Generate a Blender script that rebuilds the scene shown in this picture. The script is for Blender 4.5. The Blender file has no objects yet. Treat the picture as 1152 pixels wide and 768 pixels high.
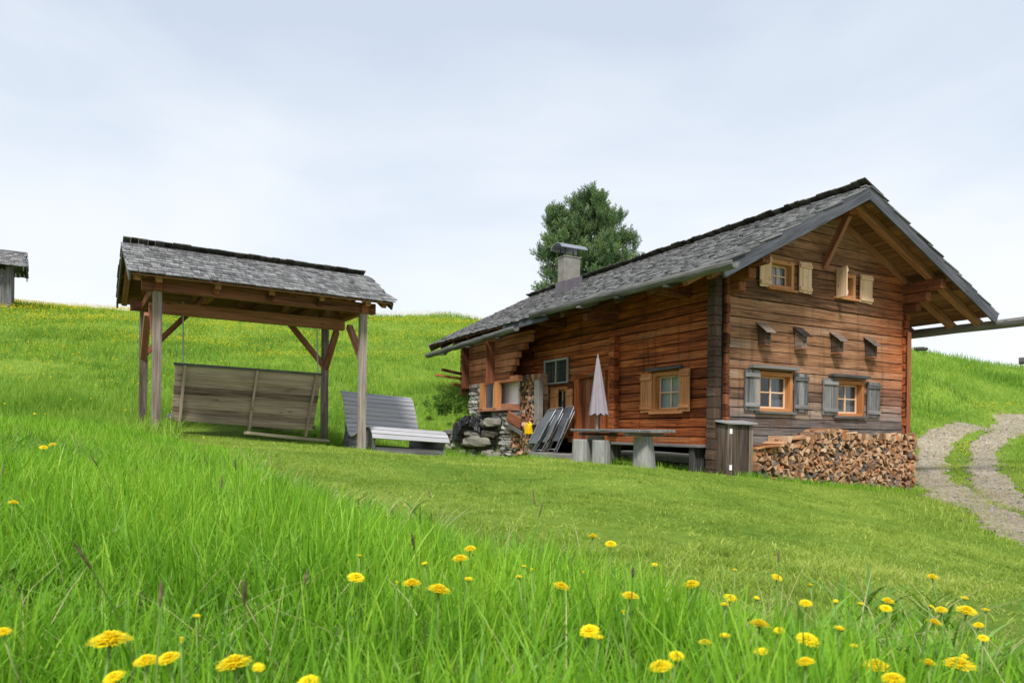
import bpy, math, random
import numpy as np
from mathutils import Vector, Matrix, noise as mnoise
random.seed(7); RNG = np.random.default_rng(11)
scene = bpy.context.scene
COL = scene.collection
R = math.radians

# ------------------------------------------------------------------ camera model (used to measure the place)
F, CX, YH, RO = 780.0, 576.0, 487.0, .0122
CR, SR = math.cos(RO), math.sin(RO)
def ray(px, py):
    u = (px-CX)/F; v = -(py-YH)/F
    return np.array([u*CR-v*SR, 1.0, u*SR+v*CR])
def at(px, py, d): return ray(px, py)*d
YAW = math.atan(426/780)
G = np.array([math.cos(YAW), math.sin(YAW), 0]); A = np.array([-math.sin(YAW), math.cos(YAW), 0])
C0 = np.array([3.886, 12.6, 0.0])
def HW(t, s, z=0): return C0 + G*t + A*s + np.array([0, 0, z])
def to_house(x, y):
    dx, dy = x-C0[0], y-C0[1]
    return dx*G[0]+dy*G[1], dx*A[0]+dy*A[1]

# ------------------------------------------------------------------ tagging
def tag(o, label=None, cat=None, group=None, kind=None):
    if label: o['label'] = label
    if cat: o['category'] = cat
    if group: o['group'] = group
    if kind: o['kind'] = kind
    return o
def empty(name, loc=(0,0,0), rz=0, label=None, cat=None, group=None):
    o = bpy.data.objects.new(name, None); COL.objects.link(o)
    o.location = loc; o.rotation_euler = (0, 0, rz); o.empty_display_size = .2
    return tag(o, label, cat, group)

# ------------------------------------------------------------------ mesh builder
class MB:
    def __init__(s): s.V=[]; s.F=[]; s.L=[]; s.Rn=[]; s.n=0; s.P=[]
    def add(s, vs, fs, lp=None, rnd=None):
        rnd = random.random() if rnd is None else rnd
        k = s.n; s.P.append((k,len(s.F),len(vs),len(fs)))
        s.V += [tuple(v) for v in vs]; s.F += [tuple(i+k for i in f) for f in fs]
        off = (random.random()*40, random.random()*40, random.random()*40)
        lp = vs if lp is None else lp
        s.L += [(l[0]+off[0], l[1]+off[1], l[2]+off[2]) for l in lp]
        s.Rn += [rnd]*len(vs); s.n += len(vs); return s
    def beam(s, p0, p1, w, h, up=(0,0,1), seg=1, jit=0.0, rnd=None, taper=1.0):
        p0 = Vector(p0); p1 = Vector(p1); d = (p1-p0); Ln = d.length; d.normalize()
        up = Vector(up)
        if abs(d.dot(up)) > .995: up = Vector((0,1,0)) if abs(d.y) < .9 else Vector((1,0,0))
        sd = d.cross(up).normalized(); u2 = sd.cross(d).normalized()
        vs=[]; lp=[]; fs=[]
        for i in range(seg+1):
            f=i/seg; c=p0.lerp(p1,f); k=1+(taper-1)*f
            jx,jz=(random.uniform(-jit,jit),random.uniform(-jit,jit)) if jit else (0,0)
            for a,b in ((-1,-1),(1,-1),(1,1),(-1,1)):
                jj=random.uniform(-jit,jit)*.5 if jit else 0
                x=a*w/2*k; z=b*h/2*k
                vs.append(c+sd*(x+jx+jj)+u2*(z+jz+jj)); lp.append((f*Ln,x,z))
        for i in range(seg):
            o=i*4
            for k in range(4): fs.append((o+k,o+(k+1)%4,o+4+(k+1)%4,o+4+k))
        fs.append((3,2,1,0)); e=seg*4; fs.append((e,e+1,e+2,e+3))
        return s.add(vs,fs,lp,rnd)
    def box(s, a, b, rnd=None, seg=1, jit=0.0):
        a=Vector(a); b=Vector(b); d=b-a; c=(a+b)/2
        ax=max(range(3),key=lambda i:abs(d[i]))
        e=Vector((0,0,0)); e[ax]=abs(d[ax])/2
        if ax==0: w,h,up=abs(d.y),abs(d.z),(0,0,1)
        elif ax==1: w,h,up=abs(d.x),abs(d.z),(0,0,1)
        else: w,h,up=abs(d.x),abs(d.y),(0,1,0)
        return s.beam(c-e,c+e,w,h,up,seg,jit,rnd)
    def tube(s, pts, rad, n=8, rnd=None, cap=True, wob=0.0):
        pts=[Vector(p) for p in pts]
        rad=[rad]*len(pts) if not hasattr(rad,'__len__') else rad
        vs=[];lp=[];fs=[];L=0; ref=None
        for i,p in enumerate(pts):
            d=(pts[min(i+1,len(pts)-1)]-pts[max(i-1,0)]).normalized()
            if ref is None:
                ref=Vector((0,0,1)) if abs(d.z)<.9 else Vector((1,0,0))
            sd=d.cross(ref).normalized(); u2=sd.cross(d).normalized(); ref=u2
            if i: L+=(p-pts[i-1]).length
            for k in range(n):
                an=2*math.pi*k/n; r=rad[i]*(1+random.uniform(-wob,wob))
                vs.append(p+sd*math.cos(an)*r+u2*math.sin(an)*r); lp.append((L,math.cos(an)*r,math.sin(an)*r))
        for i in range(len(pts)-1):
            for k in range(n):
                fs.append((i*n+k,i*n+(k+1)%n,(i+1)*n+(k+1)%n,(i+1)*n+k))
        if cap:
            fs.append(tuple(range(n-1,-1,-1))); e=(len(pts)-1)*n; fs.append(tuple(range(e,e+n)))
        return s.add(vs,fs,lp,rnd)
    def prism(s, poly, vec, rnd=None, lpaxis=None):
        """poly: 3D points, extruded by vec"""
        poly=[Vector(p) for p in poly]; vec=Vector(vec); n=len(poly)
        vs=poly+[p+vec for p in poly]
        fs=[tuple(range(n-1,-1,-1)),tuple(range(n,2*n))]+[(i,(i+1)%n,n+(i+1)%n,n+i) for i in range(n)]
        return s.add(vs,fs,None if lpaxis is None else [tuple(v[i] for i in lpaxis) for v in vs],rnd)
    def each(s, name, mat, parent=None, bevel=0.0, smooth=False, fix=True):
        out=[]
        for (k,f,nv,nf) in s.P:
            q=MB(); q.V=s.V[k:k+nv]; q.F=[tuple(i-k for i in fc) for fc in s.F[f:f+nf]]; q.L=s.L[k:k+nv]; q.Rn=s.Rn[k:k+nv]
            out.append(q.build(name,mat,parent,bevel,smooth,fix))
        return out
    def build(s, name, mat, parent=None, bevel=0.0, smooth=False, fix=True):
        me=bpy.data.meshes.new(name)
        me.from_pydata(s.V,[],s.F); me.update()
        at_=me.attributes.new('lp','FLOAT_VECTOR','POINT'); at_.data.foreach_set('vector',np.array(s.L,dtype=np.float32).ravel())
        at_=me.attributes.new('rnd','FLOAT','POINT'); at_.data.foreach_set('value',np.array(s.Rn,dtype=np.float32))
        if fix:
            import bmesh
            bm=bmesh.new(); bm.from_mesh(me); bmesh.ops.recalc_face_normals(bm,faces=bm.faces); bm.to_mesh(me); bm.free()
        if smooth: me.polygons.foreach_set('use_smooth',[True]*len(me.polygons))
        me.materials.append(mat)
        o=bpy.data.objects.new(name,me); COL.objects.link(o)
        if parent: o.parent=parent
        if bevel:
            m=o.modifiers.new('bevel','BEVEL'); m.width=bevel; m.segments=2; m.limit_method='ANGLE'; m.angle_limit=R(40)
            m.use_clamp_overlap=True
        return o
def np_mesh(name, V, loops, starts, totals, mat, rnd=None, extra=None, smooth=False):
    me=bpy.data.meshes.new(name)
    me.vertices.add(len(V)); me.vertices.foreach_set('co',V.astype(np.float32).ravel())
    me.loops.add(len(loops)); me.loops.foreach_set('vertex_index',loops.astype(np.int32))
    me.polygons.add(len(starts)); me.polygons.foreach_set('loop_start',starts.astype(np.int32)); me.polygons.foreach_set('loop_total',totals.astype(np.int32))
    if smooth: me.polygons.foreach_set('use_smooth',np.ones(len(starts),dtype=bool))
    me.update(calc_edges=True)
    if rnd is not None:
        a=me.attributes.new('rnd','FLOAT','POINT'); a.data.foreach_set('value',rnd.astype(np.float32))
    for k,v in (extra or {}).items():
        a=me.attributes.new(k,'FLOAT','POINT'); a.data.foreach_set('value',v.astype(np.float32))
    me.materials.append(mat)
    o=bpy.data.objects.new(name,me); COL.objects.link(o); return o

# ------------------------------------------------------------------ materials
def srgb(r,g,b):
    f=lambda c:(c/255/12.92 if c/255<=.04045 else ((c/255+.055)/1.055)**2.4)
    return (f(r),f(g),f(b),1)
class NT:
    def __init__(s,name):
        s.m=bpy.data.materials.new(name); s.m.use_nodes=True; s.t=s.m.node_tree; s.t.nodes.clear()
        s.out=s.t.nodes.new('ShaderNodeOutputMaterial')
    def n(s,ty,**kw):
        nd=s.t.nodes.new('ShaderNode'+ty)
        for k,v in kw.items():
            if k.startswith('i_'):
                key=k[2:]; key=int(key) if key.isdigit() else key.replace('_',' ')
                s.put(nd.inputs[key],v)
            else: setattr(nd,k,v)
        return nd
    def put(s,sock,v):
        if isinstance(v,bpy.types.NodeSocket): s.t.links.new(v,sock)
        elif isinstance(v,bpy.types.Node): s.t.links.new(v.outputs[0],sock)
        else: sock.default_value=v
    def math(s,op,a,b=0.0,clamp=False):
        nd=s.t.nodes.new('ShaderNodeMath'); nd.operation=op; nd.use_clamp=clamp; s.put(nd.inputs[0],a); s.put(nd.inputs[1],b); return nd.outputs[0]
    def vmul(s,v,k):
        nd=s.t.nodes.new('ShaderNodeVectorMath'); nd.operation='MULTIPLY'; s.put(nd.inputs[0],v); nd.inputs[1].default_value=k; return nd.outputs[0]
    def noise(s,v,scale=1,detail=4,rough=.6,dist=0):
        nd=s.t.nodes.new('ShaderNodeTexNoise'); s.put(nd.inputs['Vector'],v); nd.inputs['Scale'].default_value=scale; nd.inputs['Detail'].default_value=detail
        nd.inputs['Roughness'].default_value=rough; nd.inputs['Distortion'].default_value=dist; return nd.outputs[0]
    def ramp(s,f,stops,interp='LINEAR'):
        nd=s.t.nodes.new('ShaderNodeValToRGB'); s.put(nd.inputs[0],f); cr=nd.color_ramp; cr.interpolation=interp
        while len(cr.elements)<len(stops): cr.elements.new(.5)
        for e,(p,c) in zip(cr.elements,stops): e.position=p; e.color=c if len(c)==4 else (*c,1)
        return nd.outputs[0]
    def sstep(s,f,a,b):
        nd=s.t.nodes.new('ShaderNodeMapRange'); nd.interpolation_type='SMOOTHSTEP'; s.put(nd.inputs[0],f); nd.inputs[1].default_value=a; nd.inputs[2].default_value=b; return nd.outputs[0]
    def mix(s,f,a,b,mode='MIX'):
        nd=s.t.nodes.new('ShaderNodeMix'); nd.data_type='RGBA'; nd.blend_type=mode; s.put(nd.inputs[0],f); s.put(nd.inputs[6],a); s.put(nd.inputs[7],b); return nd.outputs[2]
    def attr(s,name,vec=False):
        nd=s.t.nodes.new('ShaderNodeAttribute'); nd.attribute_name=name; return nd.outputs['Vector' if vec else 'Fac']
    def bump(s,h,strength=.3,dist=.01):
        nd=s.t.nodes.new('ShaderNodeBump'); s.put(nd.inputs['Height'],h); nd.inputs['Strength'].default_value=strength; nd.inputs['Distance'].default_value=dist; return nd.outputs[0]
    def bsdf(s,col,rough=.8,normal=None,spec=.3,metal=0.0):
        b=s.t.nodes.new('ShaderNodeBsdfPrincipled'); s.put(b.inputs['Base Color'],col); s.put(b.inputs['Roughness'],rough)
        b.inputs['Specular IOR Level'].default_value=spec; b.inputs['Metallic'].default_value=metal
        if normal is not None: s.put(b.inputs['Normal'],normal)
        return b.outputs[0]
    def done(s,sh): s.t.links.new(sh,s.out.inputs[0]); return s.m

def wood(name, stops, grey=None, gamt=.0, bright=.45, bump=.35, knots=.6, zgrey=None, orange=None, streak=0.0, contrast=1.45):
    t=NT(name); lp=t.attr('lp',True); rn=t.attr('rnd')
    g=t.noise(t.vmul(lp,(1.1,24,24)),1,8,.7,.4)
    f=t.noise(t.vmul(lp,(2.2,120,120)),1,3,.6)
    p=t.noise(t.vmul(lp,(.7,2.6,2.6)),1,4,.6)
    v=t.math('ADD',t.math('MULTIPLY',g,.62),t.math('MULTIPLY',f,.3))
    v=t.math('ADD',t.math('MULTIPLY',t.math('SUBTRACT',v,.46),contrast),.5)
    v=t.math('ADD',v,t.math('MULTIPLY',t.math('SUBTRACT',rn,.5),bright))
    v=t.math('ADD',v,t.math('MULTIPLY',t.math('SUBTRACT',p,.5),.35))
    col=t.ramp(v,stops)
    if zgrey or orange or streak:
        tc=t.n('TexCoord'); ob=tc.outputs['Object']
        sp=t.n('SeparateXYZ',i_0=ob)
        big=t.noise(ob,1.1,5,.65)
    if orange:   # warm rain-sheltered patch of the wall with a ragged edge: (axis, a, b, colour stops)
        axis,a,b,ost=orange
        q=t.math('ADD',sp.outputs[axis],t.math('MULTIPLY',t.math('SUBTRACT',big,.5),1.1))
        col=t.mix(t.math('MULTIPLY',t.sstep(q,a,b),.6),col,t.ramp(v,ost))
    if grey:
        gm=t.sstep(t.math('ADD',p,t.math('MULTIPLY',t.math('SUBTRACT',rn,.5),.4)),1-gamt-.22,1-gamt+.22)
        gcol=t.ramp(v,grey)
        if zgrey:
            q=t.math('ADD',sp.outputs[2],t.math('MULTIPLY',t.math('SUBTRACT',big,.5),1.6))
            q=t.math('SUBTRACT',1.0,t.sstep(q,zgrey[0],zgrey[1]))
            gm=t.math('MAXIMUM',gm,q)
        col=t.mix(gm,col,gcol)
    if streak:   # vertical water stains
        st=t.noise(t.vmul(ob,(5,5,.35)),1,5,.7)
        col=t.mix(t.math('MULTIPLY',t.sstep(st,.52,.72),streak),col,(.012,.009,.008,1))
    if knots:
        vo=t.n('TexVoronoi',i_Vector=t.vmul(lp,(2.2,8,8)),i_Scale=1.0)
        kd=t.sstep(vo.outputs['Distance'],.16,.05)
        col=t.mix(t.math('MULTIPLY',kd,knots),col,stops[0][1])
    ck=t.noise(t.vmul(lp,(.7,48,48)),1,3,.6)   # drying cracks
    ckm=t.sstep(ck,.67,.73)
    col=t.mix(t.math('MULTIPLY',ckm,.7),col,(.014,.010,.008,1))
    h=t.math('SUBTRACT',t.math('ADD',t.math('MULTIPLY',g,.7),t.math('MULTIPLY',f,.3)),t.math('MULTIPLY',ckm,.5))
    return t.done(t.bsdf(col,.82,t.bump(h,bump,.02),.2))
def simple(name,c,rough=.7,var=.15,scale=6,spec=.3,metal=0.,bump=.15):
    t=NT(name); ob=t.n('TexCoord').outputs['Object']
    n1=t.noise(ob,scale,6,.65); c2=(c[0]*(1-var*2),c[1]*(1-var*2),c[2]*(1-var*2),1); c3=tuple(min(1,x*(1+var)) for x in c[:3])+(1,)
    return t.done(t.bsdf(t.ramp(n1,[(.3,c2),(.7,c3)]),rough,t.bump(t.noise(ob,scale*5,5,.6),bump,.01),spec,metal))
def S(*l): return [(p,srgb(*c)) for p,c in l]

M={}
M['log_side']=wood('log_side',S((.2,(26,13,8)),(.42,(102,50,27)),(.6,(170,91,46)),(.82,(216,138,78))),S((.2,(40,30,25)),(.8,(132,98,74))),.22,bright=.2,streak=.6)
M['log_gable']=wood('log_gable',S((.2,(38,25,18)),(.42,(112,77,54)),(.62,(162,118,86)),(.85,(200,156,118))),S((.2,(34,33,34)),(.5,(96,91,88)),(.8,(148,142,137))),.24,bright=.30,zgrey=(-.1,1.45),
      orange=(0,3.9,5.1,S((.2,(60,26,12)),(.45,(158,76,36)),(.75,(206,120,62)))),streak=.4)
M['log_barn']=wood('log_barn',S((.2,(58,32,22)),(.45,(140,84,56)),(.65,(182,120,86)),(.85,(206,152,116))),bright=.3,streak=.25)
M['beam']=wood('beam_wood',S((.2,(58,35,27)),(.45,(130,84,64)),(.65,(162,110,86)),(.85,(188,138,112))),bright=.3)
M['red_beam']=wood('red_beam',S((.2,(42,22,15)),(.45,(104,58,38)),(.75,(156,98,68))),bright=.3,streak=.4)
M['soffit']=wood('soffit_wood',S((.2,(56,36,28)),(.42,(122,82,64)),(.62,(158,112,90)),(.85,(186,142,116))),bright=.3)
M['cornerlog']=wood('dark_corner_log',S((.2,(30,22,18)),(.5,(74,58,48)),(.85,(118,98,84))),bright=.12,streak=.6)
M['raftershade']=wood('eave_shade_rafter',S((.2,(38,26,20)),(.5,(84,60,44)),(.8,(124,94,70))),bright=.3)  # copy of the rafter wood with the eave shade put into its colour
M['rafter']=wood('rafter_wood',S((.2,(80,50,36)),(.45,(148,98,74)),(.7,(182,130,102))),bright=.2)
M['new']=wood('pale_shutter_wood',S((.15,(142,102,72)),(.4,(206,168,134)),(.65,(222,190,158)),(.9,(230,206,178))),bright=.2,knots=.8)
M['honey']=wood('honey_shutter_wood',S((.15,(106,60,34)),(.4,(174,116,74)),(.65,(198,142,98)),(.9,(212,164,122))),bright=.2,knots=.8)
M['orange']=wood('orange_frame_wood',S((.15,(96,54,26)),(.4,(160,104,60)),(.7,(190,134,86))),bright=.2,knots=.3)
M['grey']=wood('grey_weathered_wood',S((.2,(48,46,46)),(.42,(104,102,102)),(.62,(136,134,133)),(.85,(166,165,164))),bright=.3)
M['greydark']=wood('dark_grey_wood',S((.2,(32,30,29)),(.45,(78,75,73)),(.7,(118,115,113))),bright=.35)
M['bluegrey']=wood('blue_grey_fascia',S((.2,(34,34,37)),(.45,(70,71,77)),(.7,(100,101,108))),bright=.15,knots=.3)
M['cupboard']=wood('dark_cupboard_wood',S((.2,(32,26,23)),(.45,(88,74,65)),(.7,(134,118,106))),bright=.5,streak=.4)
M['slat']=wood('silver_slat',S((.15,(92,91,92)),(.35,(152,150,152)),(.6,(176,174,176)),(.85,(192,190,192))),bright=.15,knots=.4)
M['swing']=wood('swing_board',S((.2,(66,54,46)),(.42,(128,110,96)),(.62,(162,144,126)),(.85,(188,171,151))),bright=.3)
M['post']=wood('post_wood',S((.2,(46,38,33)),(.42,(104,90,80)),(.62,(140,127,117)),(.85,(168,158,150))),bright=.3,streak=.25,contrast=1.8)
M['shingle']=wood('roof_shingle',S((.15,(40,40,40)),(.38,(86,85,85)),(.56,(118,117,116)),(.74,(146,145,144)),(.92,(172,171,169))),S((.2,(46,45,38)),(.8,(108,104,88))),.10,bright=.28,contrast=1.4,knots=0)
M['gutter']=wood('gutter_log',S((.2,(46,45,45)),(.42,(98,96,95)),(.65,(134,131,130)),(.9,(166,163,162))),bright=.2,bump=.7)
M['ridge']=wood('mossy_shaded_ridge_shingle',S((.2,(24,23,20)),(.5,(62,60,54)),(.85,(104,102,94))),bright=.4,knots=0)  # darker than the roof shingles: moss plus underside shade put into the colour
M['stump']=wood('stump_wood',S((.15,(62,60,57)),(.4,(122,120,117)),(.65,(152,150,147)),(.88,(176,174,171))),bright=.2)
M['ground_board']=wood('ground_board',S((.2,(80,75,56)),(.5,(150,141,114)),(.8,(186,177,150))),bright=.2)
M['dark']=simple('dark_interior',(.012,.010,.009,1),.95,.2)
M['plaster']=simple('white_plaster',srgb(238,238,242),.85,.05)
M['concrete']=simple('concrete',srgb(128,124,117),.85,.14,5)
M['lead']=simple('lead_flashing',srgb(96,90,96),.6,.15,4,.4)
M['tin']=simple('galvanised_tin',srgb(170,172,176),.38,.12,4,.5,.75)
M['curtain']=simple('net_curtain',srgb(206,208,220),.9,.06,30)
M['curtaindark']=simple('lace_curtain',srgb(128,132,142),.9,.3,60)
M['iron']=simple('dark_iron',(.02,.018,.018,1),.6,.2,20,.4)
M['alu']=simple('aluminium_tube',srgb(150,152,156),.45,.08,8,.5,.6)
M['fabric']=simple('grey_mesh_fabric',srgb(92,95,100),.85,.12,40)
M['parasol']=simple('parasol_cloth',srgb(140,131,137),.9,.07,5)
M['yellow']=simple('yellow_plastic',srgb(236,186,20),.4,.05)
M['black']=simple('black_plastic_and_hollow',(.006,.006,.007,1),.55,.2,4,.4)
M['white']=simple('white_enamel',srgb(232,232,232),.5,.02)
M['rope']=simple('pale_chain',srgb(176,176,170),.6,.1,60)
t=NT('window_glass')
lw=t.n('LayerWeight',i_0=.5)
gl=t.n('BsdfGlossy',i_0=(.85,.88,.92,1),i_Roughness=.02); tr=t.n('BsdfTransparent',i_0=(.82,.84,.84,1))
mx=t.n('MixShader',i_0=t.math('ADD',t.math('MULTIPLY',t.math('POWER',lw.outputs['Facing'],5.0),.9),.05,True)); t.put(mx.inputs[1],tr); t.put(mx.inputs[2],gl)
M['glass']=t.done(mx.outputs[0])
# stone
def stone_mat(name,stops,moss=.3):
    t=NT(name); ob=t.n('TexCoord').outputs['Object']; rn=t.attr('rnd')
    n1=t.noise(ob,5,8,.68); n2=t.noise(ob,26,6,.7)
    v=t.math('ADD',t.math('ADD',t.math('MULTIPLY',n1,.6),t.math('MULTIPLY',n2,.35)),t.math('MULTIPLY',t.math('SUBTRACT',rn,.5),.45))
    col=t.ramp(v,stops)
    if moss: col=t.mix(t.math('MULTIPLY',t.sstep(t.noise(ob,3,5,.7),.5,.66),moss),col,srgb(92,98,52))
    return t.done(t.bsdf(col,.9,t.bump(t.math('ADD',n1,t.math('MULTIPLY',n2,.6)),.6,.03),.2))
M['stone']=stone_mat('field_stone',S((.2,(44,41,37)),(.45,(104,99,91)),(.68,(140,135,126)),(.9,(170,166,158))))
M['palestone']=stone_mat('pale_masonry',S((.2,(66,63,57)),(.45,(124,120,112)),(.75,(164,161,153))),.1)
# firewood: pale split faces
t=NT('split_firewood'); ob=t.attr('lp',True); rn=t.attr('rnd')
n1=t.noise(t.vmul(ob,(9,9,9)),1,6,.7); n2=t.noise(t.vmul(ob,(60,60,60)),1,4,.6)
v=t.math('ADD',t.math('ADD',t.math('MULTIPLY',n1,.5),t.math('MULTIPLY',n2,.25)),t.math('MULTIPLY',rn,.5))
col=t.ramp(v,S((.2,(46,30,22)),(.42,(104,72,52)),(.6,(148,112,84)),(.78,(178,143,113)),(.95,(204,174,145))))
col=t.mix(t.math('MULTIPLY',t.sstep(rn,.26,.10),.85),col,t.ramp(v,S((.1,(34,32,31)),(.35,(92,88,84)),(.6,(140,135,130)))))
rr=t.n('TexWhiteNoise',noise_dimensions='1D',i_W=rn)
col=t.mix(t.math('MULTIPLY',t.sstep(rr.outputs[0],.22,.05),.6),col,srgb(176,108,58))
M['firewood']=t.done(t.bsdf(col,.88,t.bump(n2,.4,.01),.15))
# foliage / grass
def leaf_mat(name,stops,trans=.35,scale=.5,rough=.55,big=.5):
    t=NT(name); rn=t.attr('rnd'); ob=t.n('TexCoord').outputs['Object']
    p=t.noise(ob,scale,4,.6)
    p2=t.noise(ob,scale*6,3,.6)
    v=t.math('ADD',t.math('MULTIPLY',rn,.45),t.math('ADD',t.math('MULTIPLY',t.math('SUBTRACT',p,.5),1.1*big),t.math('MULTIPLY',t.math('SUBTRACT',p2,.5),.6*big)))
    col=t.ramp(t.math('ADD',v,.27),stops)
    d=t.bsdf(col,rough,None,.25)
    tl=t.n('BsdfTranslucent'); t.put(tl.inputs[0],t.mix(1.0,col,(1.15,1.1,.6,1),'MULTIPLY'))
    m=t.n('MixShader',i_0=trans); t.put(m.inputs[1],d); t.put(m.inputs[2],tl.outputs[0])
    return t.done(m.outputs[0])
M['meadow']=leaf_mat('meadow_blade',[(0,(.05,.15,.012)),(.3,(.15,.35,.022)),(.6,(.29,.52,.04)),(.85,(.45,.62,.08)),(1,(.58,.60,.25))],.45,.9,big=.7)
M['hillgrass']=leaf_mat('hill_blade',[(0,(.055,.13,.016)),(.3,(.145,.29,.028)),(.6,(.26,.42,.05)),(1,(.45,.54,.11))],.42,.25,big=1.0)
M['lawn']=leaf_mat('lawn_blade',[(0,(.10,.17,.022)),(.3,(.22,.32,.04)),(.6,(.37,.465,.08)),(.85,(.49,.53,.14)),(1,(.48,.40,.19))],.4,.7,big=.95)
M['herb']=leaf_mat('herb_leaf',[(0,(.05,.14,.02)),(.5,(.14,.29,.04)),(1,(.27,.41,.09))],.3,1.5)
M['straw']=leaf_mat('dry_straw',[(0,(.22,.19,.08)),(.5,(.40,.36,.17)),(1,(.58,.54,.32))],.3,2)
M['pine']=leaf_mat('pine_needles',[(0,(.025,.06,.03)),(.3,(.065,.125,.055)),(.6,(.14,.215,.085)),(1,(.28,.36,.15))],.25,.7,big=.6)
M['shrub']=leaf_mat('nettle_leaf',[(0,(.03,.075,.018)),(.5,(.075,.17,.03)),(1,(.16,.28,.06))],.35,1.5)
M['bark']=simple('pine_bark',srgb(84,66,52),.95,.3,9,.1,0,.6)
M['stem']=leaf_mat('flower_stem',[(0,(.10,.20,.03)),(.5,(.18,.30,.06)),(1,(.28,.34,.10))],.2,3)
t=NT('dandelion_petal'); rn=t.attr('rnd')
col=t.ramp(rn,[(0,(.90,.64,.004,1)),(.5,(.95,.76,.008,1)),(1,(.96,.84,.03,1))])
d=t.bsdf(col,.6,None,.2); tl=t.n('BsdfTranslucent'); t.put(tl.inputs[0],col); mm=t.n('MixShader',i_0=.3); t.put(mm.inputs[1],d); t.put(mm.inputs[2],tl.outputs[0])
M['petal']=t.done(mm.outputs[0])
M['seedhead']=simple('seed_head',srgb(110,102,70),.9,.3,90)
# ground
t=NT('meadow_soil'); ob=t.n('TexCoord').outputs['Object']
n1=t.noise(ob,.35,5,.6); n2=t.noise(ob,5,8,.72); n3=t.noise(ob,40,5,.7)
v=t.math('ADD',t.math('MULTIPLY',n1,.45),t.math('ADD',t.math('MULTIPLY',n2,.35),t.math('MULTIPLY',n3,.25)))
col=t.ramp(v,[(.3,(.05,.10,.012)),(.47,(.11,.20,.02)),(.58,(.19,.29,.035)),(.75,(.28,.33,.07))])
M['ground']=t.done(t.bsdf(col,.95,t.bump(t.math('ADD',n2,n3),.8,.04),.1))
t=NT('gravel'); ob=t.n('TexCoord').outputs['Object']
vo=t.n('TexVoronoi',i_Vector=ob,i_Scale=16.0); n1=t.noise(ob,1.2,6,.7); n2=t.noise(ob,55,5,.7)
v=t.math('ADD',t.math('MULTIPLY',n1,.5),t.math('ADD',t.math('MULTIPLY',n2,.3),t.math('MULTIPLY',vo.outputs['Distance'],.35)))
col=t.ramp(v,S((.25,(80,70,50)),(.45,(126,114,92)),(.62,(150,139,120)),(.85,(176,168,153))))
M['gravel']=t.done(t.bsdf(col,.95,t.bump(v,.8,.05),.15))
M['pebble']=stone_mat('gravel_stone',S((.2,(84,79,71)),(.5,(126,121,112)),(.85,(162,158,151))),.0)

# ------------------------------------------------------------------ terrain
def P(px,py,d): q=at(px,py,d); return (q[0],q[1],q[2])
ctl=[(0,-6,-.62),(-8,-6,-.35),(8,-6,-1.0),(0,0,-.53),(-2.5,0,-.47),(2.5,0,-.66),(0,3,-.57),(-2.5,3,-.40),(2.2,3,-.72),
 P(700,600,4.4),P(1000,620,5.4),P(850,570,7.0),P(560,560,6.2),(-4.2,6,-.22),(-7.5,7,.15),
 P(174,490,10.8),P(406,508,12.6),P(160,486,12.5),P(363,500,14.2),P(418,513,12.8),P(502,515,13.3),P(300,480,14.5),
 tuple(HW(0,-.2,-.74)),tuple(HW(.8,-.5,-.80)),tuple(HW(2.8,-.6,-.97)),tuple(HW(4.85,-.5,-1.13)),tuple(HW(6.2,.5,-1.12)),tuple(HW(-.2,1.4,-.62)),tuple(HW(-1.7,1.3,-.57)),tuple(HW(-1.7,.2,-.56)),
 tuple(HW(-.2,3.2,-.55)),tuple(HW(-.3,6,-.58)),tuple(HW(-.7,7.3,-.60)),P(487,503,19.7),P(530,510,19.0),P(558,514,18.6),P(470,490,20.5),P(500,466,21.6),P(530,455,21.8),tuple(HW(-1,11,1.0)),tuple(HW(2.7,12,1.0)),tuple(HW(2.7,6,-.3)),tuple(HW(6,6,-.2)),tuple(HW(6,12,1.4)),
 P(490,440,25),P(300,430,22),P(100,430,20),P(10,440,17),P(100,470,13.5),P(10,480,11.5),
 P(20,350,40),P(140,354,44),P(300,357,48),P(440,358,51),P(535,361,52),P(640,361,52),P(240,385,34),P(60,385,30),P(450,395,36),P(-150,350,36),P(-150,430,17),
 (2,52,7.6),(8,40,5.0),(-30,60,9.4),(-10,70,9.0),(5,75,8.0),(-40,35,7.5),
 P(1020,393,40),P(1060,401,38),P(1100,413,36),P(1152,421,35),P(1250,428,34),P(1060,440,28),P(1030,470,23),P(1120,450,29),
 P(1152,470,28),P(1095,479,25.5),P(1040,522,19.5),P(1050,545,16.0),P(1085,567,13.2),P(1152,600,9.6),P(1152,530,16.5),P(1152,495,22),P(1250,560,12),P(1200,640,6.8),
 (30,60,2.0),(20,75,2.0),(45,40,0),(14,60,4.0),(16,5,-2.2),(20,20,-.7),
]
ctl=np.array([c for c in ctl],float)
def phi(r): return np.sqrt(r*r+2.0)
_n=len(ctl); _D=np.linalg.norm(ctl[:,None,:2]-ctl[None,:,:2],axis=2)
_A=np.zeros((_n+3,_n+3)); _A[:_n,:_n]=phi(_D)+np.eye(_n)*-.03
_A[:_n,_n:]=np.c_[np.ones(_n),ctl[:,:2]]; _A[_n:,:_n]=_A[:_n,_n:].T
_W=np.linalg.solve(_A,np.r_[ctl[:,2],0,0,0])
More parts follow.
